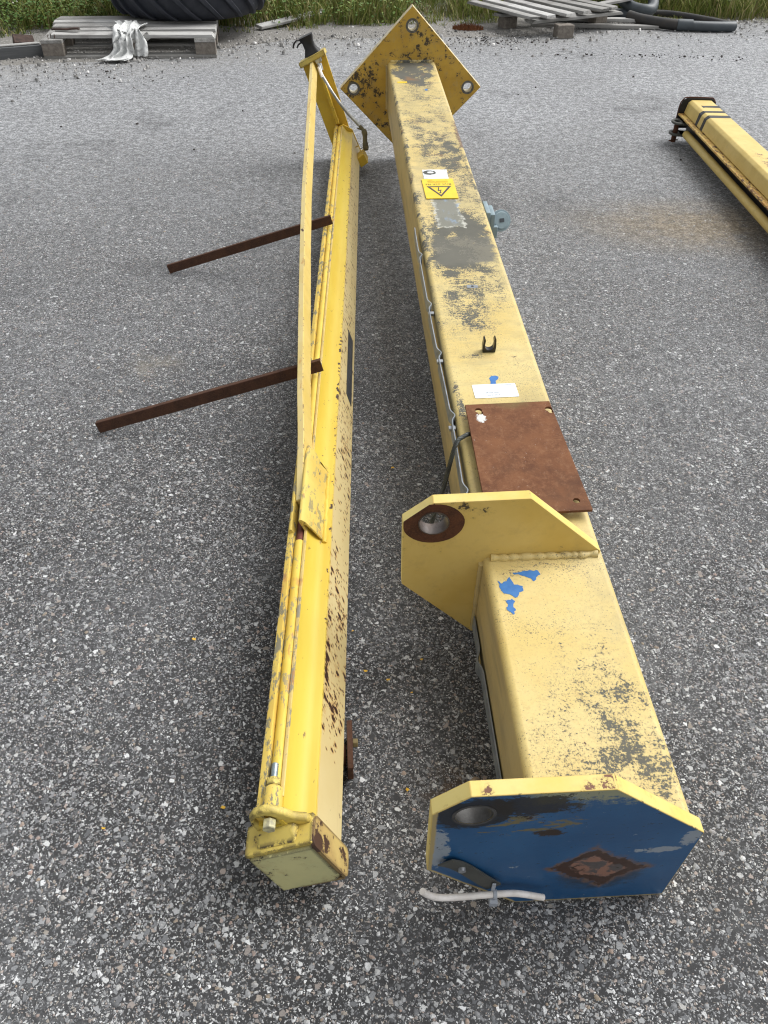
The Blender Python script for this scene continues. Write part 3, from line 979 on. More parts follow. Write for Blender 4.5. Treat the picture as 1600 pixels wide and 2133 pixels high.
# two lug plates with bores (flush with the right and lower faces of the tube)
LUG = [(-.260, DZ + .100), (-.214, DZ + .1455), (-.034, DZ + .1465), (.1165, DZ + .004), (.1160, .0), (-.117, .0), (-.2585, DZ - .075)]
LUG2 = [(-.260, DZ + .097), (-.2085, DZ + .1415), (-.0420, DZ + .1445), (.1040, DZ + .006), (.1040, .002), (-.115, .002), (-.2585, DZ - .066)]
bore = circle(-.206, DZ + .094, .026, 32)
fnp = lambda a, c, t: (a, t, c)
b = MB().plate(LUG, [bore], 0.0, .0215, fnp, 1, 0, 2)
lug1 = link('lug_plate', b.mesh('lug_plate', bevel=.0015, seg=2, smooth=30), [M_LUG, M_BLUE, M_EDGE], colm, label='end lug plate with worn blue front face')
b = MB().plate(LUG2, [bore], .5181, .540, fnp, 0, 0, 1)
lug2 = link('lug_plate', b.mesh('lug_plate', bevel=.0015, seg=2, smooth=30), [M_LUG, M_EDGE], colm, label='yellow inner lug plate with rusty bore ring')
b = MB()
ro = [(-.206 + .054 * (1 + .04 * noise.noise(Vector((math.cos(t) * 2, math.sin(t) * 2, 0)))) * math.cos(t), DZ + .092 + .047 * math.sin(t)) for t in np.linspace(0, 2 * math.pi, 37)[:-1]]
ro = [(max(p[0], -.2585), min(p[1], DZ + .1385 if p[0] > -.21 else DZ + .0985 + (p[0] + .26) * .9)) for p in ro]
b.plate(ro, [circle(-.206, DZ + .094, .0275, 32)], .5174, .5183, fnp)
link('rusty_ring', b.mesh('rusty_ring', smooth=0), M_RUST, lug2)
b = MB()
b.extrude(circle(0, 0, .0275, 32), [((-.206, .5165, DZ + .094), (1, 0, 0), (0, 0, 1)), ((-.206, .5415, DZ + .094), (1, 0, 0), (0, 0, 1))], caps=False)
b.extrude(circle(0, 0, .0255, 32), [((-.206, .5165, DZ + .094), (1, 0, 0), (0, 0, 1)), ((-.206, .5415, DZ + .094), (1, 0, 0), (0, 0, 1))], caps=False)
b.plate(circle(-.206, DZ + .094, .0275, 32), [circle(-.206, DZ + .094, .0255, 32)], .5162, .5166, fnp)
link('bore_bush', b.mesh('bore_bush'), simple('worn_bush', (.15, .13, .12), (.09, .07, .06), 60, .45, .5, .5), lug2)

b = MB()
b.extrude(circle(0, 0, .0262, 32), [((-.206, .0005, DZ + .094), (1, 0, 0), (0, 0, 1)), ((-.206, .0212, DZ + .094), (1, 0, 0), (0, 0, 1))], caps=False)
b.extrude(circle(0, 0, .0245, 32), [((-.206, .0005, DZ + .094), (1, 0, 0), (0, 0, 1)), ((-.206, .0212, DZ + .094), (1, 0, 0), (0, 0, 1))], caps=False)
b.plate(circle(-.206, DZ + .094, .0285, 32), [circle(-.206, DZ + .094, .0245, 32)], -.0006, -.0001, fnp)
link('bore_bush', b.mesh('bore_bush'), simple('greasy_bush', (.085, .083, .08), (.05, .048, .045), 60, .5), lug1)

# weld fillets where the plates meet the tube
b = MB()
for s0 in (.514, CL - .023):
    pth = [(a, s0 + .002 * noise.noise(Vector((a * 60, s0, 0))), DZ + .002) for a in np.linspace(-.098, .098, 70)]
    b.tube(pth, [.0055 + .0028 * abs(math.sin(p[0] * 150 + 2 * noise.noise(Vector((p[0] * 30, 0, s0))))) for p in pth], 8)
    pth = [(-CW / 2 - .002, s0, z) for z in np.linspace(.02, DZ - .012, 18)]
    b.tube(pth, [.006 + .0015 * noise.noise(Vector((p[2] * 90, 0, s0))) for p in pth], 8)
link('weld_bead', b.mesh('weld_bead', smooth=60), M_COLUMN, colm)

# blue paint showing through the yellow: thin exposed islands
def island(pts, z, amp=.003, sub=7, seed=0.0):
    out = []
    for i in range(len(pts)):
        a, c = Vector(pts[i]), Vector(pts[(i + 1) % len(pts)])
        nrm = Vector((-(c - a).y, (c - a).x)).normalized()
        for j in range(sub):
            t = j / sub
            q = a.lerp(c, t)
            q += nrm * (noise.noise(Vector((q.x * 140 + seed, q.y * 140, seed))) * amp + noise.noise(Vector((q.x * 420, q.y * 420, seed))) * amp * .5)
            out.append((q.x, q.y))
    return out
isl = [[(-.094, .462), (-.088, .455), (-.078, .460), (-.071, .469), (-.066, .452), (-.052, .447), (-.052, .438), (-.060, .432), (-.068, .421), (-.078, .430), (-.088, .431), (-.092, .445)],
       [(-.064, .477), (-.045, .481), (-.018, .483), (-.015, .472), (-.023, .467), (-.030, .457), (-.036, .466), (-.050, .472)],
       [(-.089, .417), (-.075, .420), (-.070, .412), (-.077, .405), (-.073, .395), (-.078, .386), (-.085, .393), (-.088, .401), (-.083, .408)]]
b = MB()
for i, p in enumerate(isl):
    b.plate(island(p, 0, .0025, 7, i * 3.1), [], DZ + .0002, DZ + .0006, lambda a, c, t: (a, c, t))
b.plate(island([(-.0165, 1.077), (-.011, 1.085), (.0, 1.087), (.0065, 1.082), (.004, 1.073), (-.003, 1.066), (-.004, 1.050), (-.017, 1.050), (-.0150, 1.064)], 0, .0006, 5), [], DZ + .0002, DZ + .0006, lambda a, c, t: (a, c, t))
b.plate(circle(.0316, 3.21, .007, 12, .012), [], DZ + .0002, DZ + .0006, lambda a, c, t: (a, c, t))
link('exposed_blue_patch', b.mesh('exposed_blue_patch', smooth=0), M_BLUEPAINT, colm)
b = MB().plate([(-.085, 3.305), (-.043, 3.307), (-.043, 3.327), (-.085, 3.325)], [], DZ + .0003, DZ + .0008, lambda a, c, t: (a, c, t))
link('tape_strip', b.mesh('tape_strip', smooth=0), M_SIGN, colm)

# warning sign, read from the far side
S0, S1 = 2.084, 2.243
b = MB().plate(rrect(.106, S1 - S0, .004, 3, -.0195, (S0 + S1) / 2), [], DZ + .001, DZ + .0035, lambda a, c, t: (a + (c - 2.16) * -.012, c, t))
sign = link('warning_sign', b.mesh('warning_sign', smooth=30), M_SIGN, colm)
sx = -.0205
def tri(cx, apex, basey, hw):
    return [(cx + hw, basey), (cx - hw, basey), (cx, apex)]
b = MB().plate(tri(sx, 2.096, 2.180, .0415), [tri(sx, 2.110, 2.1735, .0300)], DZ + .0036, DZ + .0040, lambda a, c, t: (a, c, t))
bolt2 = [(.002, 2.170), (.006, 2.170), (.001, 2.148), (-.008, 2.150), (-.003, 2.127), (-.006, 2.127), (-.013, 2.155), (-.004, 2.153)]
b.plate([(sx - p[0] * -1, p[1]) for p in [(-.004, 2.170), (.000, 2.170), (-.003, 2.148), (.006, 2.152), (.0015, 2.130), (.004, 2.129), (-.002, 2.121), (-.004, 2.132), (-.0015, 2.131), (.001, 2.144), (-.008, 2.141)]][::-1], [], DZ + .0036, DZ + .0040, lambda a, c, t: (a, c, t))
link('warning_triangle', b.mesh('warning_triangle', smooth=0), M_SIGNBLACK, sign)
def flip(x, y, z):
    return Matrix.Translation((x, y, z)) @ Matrix.Rotation(math.pi, 4, 'Z')
text_obj('Bryt och lås', .0175, M_SIGNBLACK, sign, flip(sx, 2.196, DZ + .0038), sx=.98)
b = MB()
for yy_, segs in ((2.214, ((-.034, .028), (-.002, .006), (.012, .034))), (2.222, ((-.036, -.010), (-.006, .034))), (2.232, ((-.030, -.018), (.026, .032)))):
    for a0, a1 in segs:
        b.box(sx + a0, sx + a1, yy_ - .0014, yy_ + .0014, DZ + .0036, DZ + .0039)
link('small_print', b.mesh('small_print', smooth=0), M_SMALLPRINT, sign)

# torn white sticker beyond the sign
b = MB().plate(island([(-.0645, 2.245), (.0205, 2.245), (.0215, 2.329), (-.0635, 2.330)], 0, .003, 8, 4), [], DZ + .0005, DZ + .0012, lambda a, c, t: (a, c, t))
stk = link('torn_sticker', b.mesh('torn_sticker', smooth=0), M_RESIDUE, colm)
b = MB().plate(island(circle(-.040, 2.303, .022, 10, .019), 0, .004, 4, 2), [island(circle(-.037, 2.305, .012, 8, .010), 0, .002, 4, 9)], DZ + .0013, DZ + .0018, lambda a, c, t: (a, c, t))
link('tear', b.mesh('tear', smooth=0), M_DARKSTRAP, stk)

# white stock label (its square code left out)
lm = Matrix.Translation((-.0097, 1.0270, DZ)) @ Matrix.Rotation(R(1.6), 4, 'Z')
b = MB().plate(rrect(.101, .052, .003, 3), [], .0004, .0010, lambda a, c, t: tuple(lm @ Vector((a, c, t))))
lab = link('stock_label', b.mesh('stock_label', smooth=0), M_LABEL, colm)
for body, size, x, y in (('tovek.se', .0066, .040, .020), ('Pelarsvängkran', .0066, .008, -.008), ('S-0010-001', .0066, .008, -.0165)):
    text_obj(body, size, M_LABELPRINT, lab, lm @ flip(x, y, .0012), align='LEFT')

# small slot in the top face, black cable clip
b = MB().plate(rrect(.030, .016, .002, 2, .002, 1.509), [], DZ + .0004, DZ + .0010, lambda a, c, t: (a, c, t))
sp = link('slot_plate', b.mesh('slot_plate', smooth=0), M_GALV, colm)
b = MB().plate(circle(.002, 1.509, .004, 12), [], DZ + .0011, DZ + .0014, lambda a, c, t: (a, c, t))
link('slot_hole', b.mesh('slot_hole', smooth=0), M_BLACK, sp)
cl = []
for t in np.linspace(-200, 20, 19):
    cl.append((.0115 * math.cos(R(t)), .0155 + .0115 * math.sin(R(t))))
prof = [(-.0155, 0), (.0155, 0), (.0165, .018), (.0150, .040), (.0125, .043), (.0098, .036), (.0112, .024)]
prof += [(.0112 * math.cos(R(t)), .020 + .0125 * math.sin(R(t))) for t in np.linspace(0, -180, 11)[1:-1]]
prof += [(-.0112, .024), (-.0098, .036), (-.0125, .043), (-.0150, .040), (-.0165, .018)]
b = MB().plate(prof, [], 1.184, 1.200, lambda a, c, t: (a - .001, t, DZ + c * .92))
link('cable_clip', b.mesh('cable_clip', bevel=.0008, seg=1, smooth=40), M_BLACKGLOSS, colm)

# galvanised cable rail bent out in small loops along the left side
def strip(pts, half, th):
    b = MB()
    path = []
    for i, p in enumerate(pts):
        t = (Vector(pts[min(i + 1, len(pts) - 1)]) - Vector(pts[max(i - 1, 0)])).normalized()
        nrm = Vector((t.y, -t.x, 0)).normalized()
        path.append((p, nrm, (0, 0, 1)))
    return b.extrude([(-th, -half), (th, -half), (th, half), (-th, half)], path)
pts = []
bumps = [1.712, 1.43, 1.205, .945, .705]
for y in np.arange(1.90, .690, -.004):
    x = -CW / 2 - .0125 - .003 * math.sin(y * 5)
    for q in bumps:
        d = (y - q) / .016
        if abs(d) < 1.6:
            x += .0085 * math.exp(-d * d * 1.6)
    pts.append((x, y, DZ - .022 + .004 * math.sin(y * 9)))
b = strip(pts, .017, .0012)
rail = link('cable_rail', b.mesh('cable_rail', smooth=50), M_GALV, colm)
b = MB()
for q in bumps[1:]:
    b.obox((-CW / 2 - .009, q - .028, DZ - .018), (.008, 0, 0), (0, .006, 0), (0, 0, .004))
link('rail_bracket', b.mesh('rail_bracket', bevel=.001, seg=1), M_ZINC, rail)
pts = []
for y in np.arange(.505, .032, -.006):
    x = -CW / 2 - .0045
    for q in (.405,):
        d = (y - q) / .018
        x -= .008 * math.exp(-d * d * 1.6)
    pts.append((x, y, .046 + .02 * (y - .3)))
b = strip(pts, .017, .0012)
link('cable_rail', b.mesh('cable_rail', smooth=50), M_GALV, colm)

# socket outlet with a hinged lid hanging open on the right side
b = MB()
b.obox((CW / 2 + .008, 2.035, DZ - .048), (.008, 0, 0), (0, .046, 0), (0, 0, .042))
b.obox((CW / 2 + .024, 2.030, DZ - .052), (.008, 0, 0), (0, .038, 0), (0, 0, .038))
b.obox((CW / 2 + .034, 2.012, DZ - .074), (.010, 0, 0), (0, .022, 0), (0, 0, .020))
sock = link('socket_outlet', b.mesh('socket_outlet', bevel=.004, seg=2, smooth=40), M_SOCKET, colm)
b = MB()
lc, ln = Vector((CW / 2 + .057, 2.020, DZ - .046)), Vector((.20, -.86, .47)).normalized()
lu = ln.cross(Vector((0, 0, 1))).normalized()
lv = lu.cross(ln)
for r0, r1, t0, t1 in ((.034, .034, -.008, .0), (.028, .026, .0, .006)):
    b.extrude(circle(0, 0, 1, 28), [(lc + ln * t0, lu * r0, lv * r0), (lc + ln * t1, lu * r1, lv * r1)])
lid = link('socket_lid', b.mesh('socket_lid', bevel=.0015, seg=2, smooth=40), M_SOCKET, sock)
b = MB().plate(rrect(.016, .012, .002, 2), [], .0071, .0075, lambda a, c, t: tuple(lc + lu * a + lv * c + ln * t))
link('lid_mark', b.mesh('lid_mark', smooth=0), M_PIPE, lid)

# strap screwed to the blue plate
sp0, sp1 = Vector((-.236, 0, DZ - .034)), Vector((-.158, 0, DZ - .130))
d = (sp1 - sp0).normalized()
nr = Vector((-d.z, 0, d.x))
path = []
for i in range(15):
    t = i / 14
    p = sp0.lerp(sp1, t) + Vector((0, -.0030 - (.004 * (max(0, .25 - t) / .25) ** 1.5) - .006 * max(0, t - .35), 0))
    p += nr * (.0012 * math.sin(t * 5))
    path.append((p, nr, (0, 1, 0)))
b = MB().extrude([(-.0125, -.0012), (.0125, -.0012), (.0125, .0012), (-.0125, .0012)], path)
strap = link('strap', b.mesh('strap', smooth=40), M_DARKSTRAP, colm)
sc_ = sp0.lerp(sp1, .33)
b = MB().tube([(sc_.x, -.004, sc_.z), (sc_.x, -.0085, sc_.z), (sc_.x, -.0095, sc_.z)], [.0058, .0055, .003], 14)
link('screw', b.mesh('screw', smooth=50), M_ZINC, strap)

# white hose held to the strap by a grey cable tie (a loose thing hanging there)
def colpt(a, s, z):
    return CF @ Vector((a, s, z))
hose = thing('plastic_hose', 'short white plastic hose tied across the lower edge of the blue plate', 'hose', Matrix.Translation(colpt(-.16, -.02, 0)))
hi = hose.matrix_world.inverted()
hp = [(-.266, -.020, DZ - .098), (-.259, -.021, DZ - .108), (-.246, -.022, DZ - .118), (-.228, -.021, DZ - .1255), (-.205, -.019, DZ - .131), (-.172, -.0165, DZ - .136), (-.140, -.015, DZ - .139), (-.126, -.015, DZ - .141), (-.112, -.015, DZ - .147), (-.096, -.015, DZ - .156), (-.083, -.015, DZ - .163)]
def smooth_path(p, n=5):
    p = [Vector(q) for q in p]
    out = []
    for i in range(len(p) - 1):
        a, b_, c, d_ = p[max(i - 1, 0)], p[i], p[i + 1], p[min(i + 2, len(p) - 1)]
        for j in range(n):
            t = j / n
            out.append(.5 * ((2 * b_) + (c - a) * t + (2 * a - 5 * b_ + 4 * c - d_) * t * t + (3 * b_ - a - 3 * c + d_) * t ** 3))
    out.append(p[-1])
    return out
pw = [hi @ colpt(*q) for q in smooth_path(hp)]
b = MB().tube(pw, .0049, 14)
link('hose_body', b.mesh('hose_body', smooth=50), M_WHITEHOSE, hose)
b = MB()
tc = hi @ colpt(-.158, -.0155, DZ - .1375)
b.extrude(circle(0, 0, .0068, 20), [(tc + Vector((-.0028, 0, 0)), (0, 1, 0), (0, 0, 1)), (tc + Vector((.0028, 0, 0)), (0, 1, 0), (0, 0, 1))])
b.obox(tc + Vector((-.002, -.006, -.011)), (.006, 0, 0), (0, .005, 0), (0, 0, .006))
b.obox(tc + Vector((-.003, .004, .013)), (.0028, 0, 0), (0, .0012, 0), (0, 0, .012))
link('cable_tie', b.mesh('cable_tie', bevel=.0008, seg=1, smooth=40), M_TIEGREY, hose)

# rusty cover plate lying on the column
cpm = CF @ Matrix.Translation((0, .615, DZ + .016)) @ Matrix.Rotation(R(-.6), 4, 'Z')
cov = thing('cover_plate', 'rusty brown rectangular steel plate lying on top of the yellow column', 'steel plate', cpm)
kh = lambda x, y: [(x + .0075 * math.cos(t), y + .0075 * math.sin(t)) for t in np.linspace(R(-60), R(240), 14)] + [(x - .0035, y - .014), (x + .0035, y - .014)]
hs_ = [circle(-.068, .310, .0075, 18), circle(.086, .310, .0075, 18), circle(.084, .022, .0068, 18), circle(-.072, .022, .0068, 18)]
def keyhole(x, y):
    p = []
    for t in np.linspace(R(-35), R(250), 16):
        p.append((x + .0078 * math.cos(t), y + .0078 * math.sin(t)))
    for t in np.linspace(R(200), R(380), 9):
        p.append((x + .0035 + .0058 * math.cos(t), y - .009 + .0058 * math.sin(t)))
    return p
hs_[0], hs_[1] = keyhole(-.068, .312), keyhole(.086, .312)
b = MB().plate([(-.093, -.012), (.1095, -.004), (.0930, .340), (-.0945, .333)], hs_, 0, .006, lambda a, c, t: (a, c, t))
link('plate_sheet', b.mesh('plate_sheet', bevel=.0008, seg=1, smooth=30), M_RUSTPLATE, cov)
b = MB()
b.box(-.070, .070, .02, .30, -.0162, -.0004)
link('lip_frame', b.mesh('lip_frame', bevel=.003, seg=1), M_RUSTBAR, cov)

# wire rope from under the cover plate down the left side
wr = [(-.080, .862, DZ + .010), (-.096, .858, DZ + .012), (-.108, .845, DZ + .016), (-.122, .828, DZ + .020), (-.132, .812, DZ + .004), (-.141, .800, DZ - .035), (-.152, .782, DZ - .075), (-.168, .755, DZ - .105), (-.190, .715, DZ - .150), (-.215, .67, .022)]
ww = [CF @ q for q in smooth_path(wr, 8)]
b = MB()
for kst in range(6):
    pp = []
    for i, p in enumerate(ww):
        t = (ww[min(i + 1, len(ww) - 1)] - ww[max(i - 1, 0)]).normalized()
        u_ = t.cross(Vector((0, 0, 1)))
        u_ = u_.normalized() if u_.length > .01 else Vector((1, 0, 0))
        v_ = t.cross(u_)
        a = i * .62 + kst * math.pi / 3
        pp.append(p + (u_ * math.cos(a) + v_ * math.sin(a)) * .0030)
    b.tube(pp, .0021, 5)
link('wire_rope', b.mesh('wire_rope', smooth=60), M_WIRE, label='twisted dark steel rope hanging from beneath the rusty plate', cat='wire rope')

# ------------------------------------------------------------------ jib beam
JF = frame_matrix((-.09476, .54198, .02793), (-.02832, .9996, -.00134), (.91786, .02654, .39602), (-.39590, -.00999, .91824))
jib = thing('crane_jib', 'long narrow bright yellow crane rail with raised tie bar and rust flecked side', 'crane jib', JF)
JL = 3.60
def along(prof, s0, s1, n=24, mi=0):
    return MB().extrude(prof, [((0, y, 0), (1, 0, 0), (0, 0, 1)) for y in np.linspace(s0, s1, n)], mi)
# lower box with a slot underneath
box_r = [(.0482, .1005), (.0482, .012), (.044, .004), (.036, 0), (.012, 0), (.012, .004), (.032, .006), (.040, .014), (.040, .094)]
prof = box_r + [(-x, z) for x, z in reversed(box_r)]
link('rail_box', along(prof, 0, JL, 30).mesh('rail_box', smooth=25), M_JIBSIDE, jib)
sh = [(.0484, .0985), (.0476, .1022), (.0440, .1045), (.0380, .1072), (.0325, .1108), (.0280, .1155), (.0240, .1220), (.0205, .1310), (.0182, .1400), (.0175, .1480), (.0130, .1480), (.0120, .1385)]
shl = [(-x - (.003 if z > .13 else 0), z) for x, z in reversed(sh)]
prof = sh + shl + [(-.046, .097), (.046, .097)]
link('rail_shoulder', along(prof, .012, JL, 40).mesh('rail_shoulder', smooth=40), M_JIBTOP, jib)
link('head_flange', along(rrect(.0125, .026, .002, 2, -.0150, .1472), .02, JL + .02, 30).mesh('head_flange', smooth=40), M_HEAD, jib)
link('head_ridge', along(rrect(.0065, .013, .0015, 2, .0140, .1440), .05, JL - .04, 30).mesh('head_ridge', smooth=40), M_RIDGE, jib)
def rodp(r=.0098):
    return [(.0005 + r * math.cos(R(t)), .1455 + r * math.sin(R(t))) for t in range(0, 360, 24)]
link('tie_rod', along(rodp(), .045, .605, 16).mesh('tie_rod', smooth=50), M_ROD, jib)
link('tie_rod', along(rodp(.0078), .605, .735, 4).mesh('tie_rod', smooth=50), M_PRIMER, jib, label='bare red primed stretch of rod in the bracket slot')
link('tie_rod', along(rodp(.0093), .735, JL - .05, 30).mesh('tie_rod', smooth=50), M_ROD, jib)

# bracket cheeks that hold the tie bar: bent plates leaning on the shoulders
ckp = [(.0112, .150), (.0112, .178), (.0140, .1800), (.0190, .1790), (.0245, .1690), (.0300, .1430), (.0362, .1075), (.0320, .1075), (.0262, .1380), (.0210, .1600), (.0170, .1660), (.0160, .150)]
def cheek(pf, s0, s1, cut):
    b = MB()
    o = len(b.v)
    n = len(pf)
    for y, e in ((s0, 0), (s0 + .02, 0), ((s0 + s1) / 2, 0), (s1 - .03, 0), (s1, 1)):
        for (a, c) in pf:
            b.v.append((a, y + (cut * (.17 - c) / .07 if e else 0), c - (.006 if e else 0)))
    for i in range(4):
        for j in range(n):
            p, q = o + i * n + j, o + i * n + (j + 1) % n
            b.f.append((p, q, q + n, p + n))
            b.mi.append(0)
    b.f += [tuple(o + j for j in reversed(range(n))), tuple(o + 4 * n + j for j in range(n))]
    b.mi += [0, 0]
    return b.mesh('bracket_cheek', bevel=.0012, seg=1, smooth=50)
c1 = link('bracket_cheek', cheek(ckp, .632, .890, -.05), M_CHEEK, jib)
b = MB()
pth, rr_ = [], []
for y in np.linspace(.626, .850, 50):
    pth.append((.0365 + .002 * noise.noise(Vector((y * 40, 1, 0))), y, .1085 + .002 * noise.noise(Vector((y * 50, 3, 0)))))
    rr_.append(.0042 + .0024 * abs(math.sin(y * 66)))
b.tube(pth, rr_, 8)
link('weld_seam', b.mesh('weld_seam', smooth=60), M_ROD, c1)
ckl = [(.003 - a * .92, c - .010) for a, c in ckp]
link('bracket_cheek', cheek(ckl, .625, .870, -.03), M_HEAD, jib)

# tie bar: flat on edge, from the bracket to the top of the post
tp = [(.715, .168, .0105), (.80, .178, .011), (.92, .193, .0115), (1.07, .217, .0105), (1.36, .2545, .010), (1.80, .308, .0095), (2.15, .346, .0095), (2.62, .383, .009), (3.10, .420, .0075), (3.545, .455, .006)]
b = MB()
path = []
for i, (y, z, x) in enumerate(tp):
    hgt = .026 if y < .75 else .030 if y < .85 else .046
    path.append((y, z, x, hgt))
o = len(b.v)
for (y, z, x, hgt) in path:
    for (dx, dz) in ((0, 0), (-.0165, 0), (-.0165, -hgt), (0, -hgt)):
        b.v.append((x + dx, y, z + dz))
for i in range(len(path) - 1):
    for j in range(4):
        a, c = o + i * 4 + j, o + i * 4 + (j + 1) % 4
        b.f.append((a, c, c + 4, a + 4))
        b.mi.append(1 if j == 0 else 0)
b.f += [(o, o + 1, o + 2, o + 3), tuple(o + (len(path) - 1) * 4 + j for j in (3, 2, 1, 0))]
b.mi += [0, 0]
link('tie_bar', b.mesh('tie_bar', bevel=.0015, seg=1, smooth=40), [M_TIE, M_TIETOP], jib)

# post at the far end: wide flange with a rib, top plate and black boot
b = MB()
b.poly([(-.076, JL, .03), (.030, JL, .03), (.066, JL, .452), (-.054, JL, .452), (-.076, JL + .012, .03), (.030, JL + .012, .03), (.066, JL + .012, .452), (-.054, JL + .012, .452)],
       [(0, 1, 2, 3), (4, 7, 6, 5), (0, 4, 5, 1), (1, 5, 6, 2), (2, 6, 7, 3), (3, 7, 4, 0)])
post = link('post', b.mesh('post', bevel=.0015, seg=1), M_POST, jib)
b = MB()
b.poly([(-.010, JL - .040, .165), (-.010, JL, .150), (.012, JL - .045, .435), (.012, JL, .45), (.004, JL - .040, .165), (.004, JL, .150), (.024, JL - .045, .435), (.024, JL, .45)],
       [(0, 1, 3, 2), (4, 6, 7, 5), (0, 2, 6, 4), (1, 5, 7, 3), (2, 3, 7, 6), (0, 4, 5, 1)])
link('post_rib', b.mesh('post_rib', bevel=.002, seg=2), M_POST, jib)
b = MB()
b.obox((.006, JL - .012, .463), (.066, 0, .004), (.0, .048, -.004), (0, .0, .012))
link('post_cap', b.mesh('post_cap', bevel=.004, seg=2), M_CAPRIM, jib)
b = MB()
bz = [(.478, .040, .030), (.488, .034, .026), (.505, .026, .020), (.530, .026, .020), (.548, .033, .024), (.556, .034, .025)]
b.extrude(rrect(2, 2, .5, 3), [((.012, JL - .004, z), (w_, 0, 0), (0, d_, 0)) for z, w_, d_ in bz])
boot = link('bearing_boot', b.mesh('bearing_boot', smooth=50), M_BLACK, jib)
b = MB()
b.tube(smooth_path([(-.012, JL - .02, .548), (-.030, JL - .03, .556), (-.048, JL - .03, .548), (-.058, JL - .03, .534)], 4), [.004] * 12 + [.0015], 6)
b.tube(smooth_path([(-.015, JL - .02, .540), (-.030, JL - .03, .538), (-.040, JL - .035, .530)], 4), .004, 6)
link('torn_rubber', b.mesh('torn_rubber', smooth=50), M_BLACK, boot)

# far end plate on the box
b = MB().plate([(-.052, -.004), (.052, -.004), (.052, .112), (.02, .15), (-.035, .15), (-.052, .112)], [], JL - .03, JL - .018, fnp)
link('far_end_plate', b.mesh('far_end_plate', bevel=.001, seg=1), M_POST, jib)
b = MB()
b.obox((.066, 3.40, .018), (.020, 0, .004), (0, .045, 0), (-.002, 0, .022))
b.tube([(.03, 3.46, .06), (.062, 3.455, .062)], .003, 6)
link('lower_lug', b.mesh('lower_lug', bevel=.002, seg=1), M_POST, jib)

# corrugated metal conduit and its dirty end
cb = [(.016, 3.56, .462), (.024, 3.555, .430), (.022, 3.535, .395), (.030, 3.52, .355), (.042, 3.50, .305), (.058, 3.48, .255), (.075, 3.47, .205), (.094, 3.46, .165), (.106, 3.45, .140)]
pc = smooth_path(cb, 10)
b = MB().tube(pc, [.0062 + (.0012 if i % 2 else 0) for i in range(len(pc))], 10)
link('metal_conduit', b.mesh('metal_conduit', smooth=70), M_CONDUIT, jib)
b = MB()
b.obox((.030, JL - .035, .452), (.014, 0, 0), (0, .016, 0), (0, 0, .012))
b.tube([(.030, JL - .040, .436), (.026, JL - .045, .405)], .009, 10)
link('conduit_gland', b.mesh('conduit_gland', bevel=.002, seg=2), M_ZINC, jib)
b = MB()
b.tube([(.020, 3.535, .428), (.019, 3.52, .385)], .0055, 8)
link('white_tube', b.mesh('white_tube'), M_WHITEHOSE, jib)
b = MB()
b.tube(smooth_path([(.106, 3.45, .142), (.114, 3.44, .122), (.116, 3.43, .105), (.108, 3.42, .085), (.100, 3.41, .060), (.098, 3.40, .045)], 5), [.008] * 6 + [.013] * 6 + [.011] * 6 + [.014] * 6 + [.011] * 2, 8)
b.tube([(.092, 3.44, .140), (.118, 3.44, .118)], .004, 6)
b.tube([(.07, 3.40, .06), (.112, 3.40, .062)], .0022, 5)
link('cable_end', b.mesh('cable_end', smooth=60), M_OLIVE, jib)

# near end: closing plate, its lip, ear with bolt
b = MB().plate([(-.0505, .006), (.040, .006), (.050, .016), (.0505, .1135), (-.0505, .1135)], [], -.0195, .004, fnp)
link('end_plate', b.mesh('end_plate', bevel=.002, seg=2), M_CAPFACE, jib)
b = MB()
b.box(-.0545, .0545, -.016, .030, .1140, .1235)
b.box(-.0550, -.0508, -.014, .020, .004, .1135)
link('end_lip', b.mesh('end_lip', bevel=.0042, seg=3), M_CAPRIM, jib)
b = MB()
lip = rrect(.0465, .1215, .011, 4, .0045, .0622)
b.plate(lip, [], .0506, .0570, lambda a, c, t: (t, a, c))
b.box(-.02, .0500, -.016, .010, -.002, .0045)
link('end_lip', b.mesh('end_lip', bevel=.0028, seg=3), M_BROWNRIM, jib, label='rusty brown right hand lip of the end plate')
ear = [(-.034, .120), (-.033, .148), (-.027, .166), (-.015, .177), (.000, .180), (.014, .175), (.026, .160), (.035, .143), (.050, .134), (.053, .120)]
b = MB().plate(ear, [circle(-.008, .153, .0155, 18, .0120)], .014, .027, fnp)
ear_o = link('bolt_ear', b.mesh('bolt_ear', bevel=.0045, seg=3, smooth=50), M_CAPRIM, jib)
b = MB().poly([(-.034, -.012, .1238), (.030, -.012, .1238), (.034, .014, .1238), (-.034, .014, .1238), (-.030, .004, .134), (.026, .004, .134), (.030, .014, .136), (-.032, .014, .136)],
              [(0, 1, 2, 3), (4, 7, 6, 5), (0, 4, 5, 1), (1, 5, 6, 2), (2, 6, 7, 3), (3, 7, 4, 0)])
link('ear_foot', b.mesh('ear_foot', bevel=.003, seg=2), M_CAPRIM, jib)
b = MB()
bx, bzz = .001, .1545
b.extrude(circle(bx, bzz, .0102, 6), [((0, y, 0), (1, 0, 0), (0, 0, 1)) for y in (-.001, .013)])
bolt = link('bolt_head', b.mesh('bolt_head', bevel=.001, seg=1), simple('bolt_paint', (.66, .62, .34), (.30, .28, .2), 60, .4), jib)
b = MB()
pts = [(bx, y, bzz) for y in np.arange(.078, .104, .0014)]
b.tube(pts, [.0052 + (.0006 if i % 2 else 0) for i in range(len(pts))], 12)
link('bolt_thread', b.mesh('bolt_thread', smooth=60), simple('zinc_thread', (.38, .46, .46), (.25, .30, .32), 80, .35, .5, .7), bolt)
b = MB()
b.extrude(circle(0, 0, 1, 20), [((bx, y, bzz - .002), (r_, 0, 0), (0, 0, r_)) for y, r_ in ((.027, .0155), (.060, .0150), (.064, .0125))])
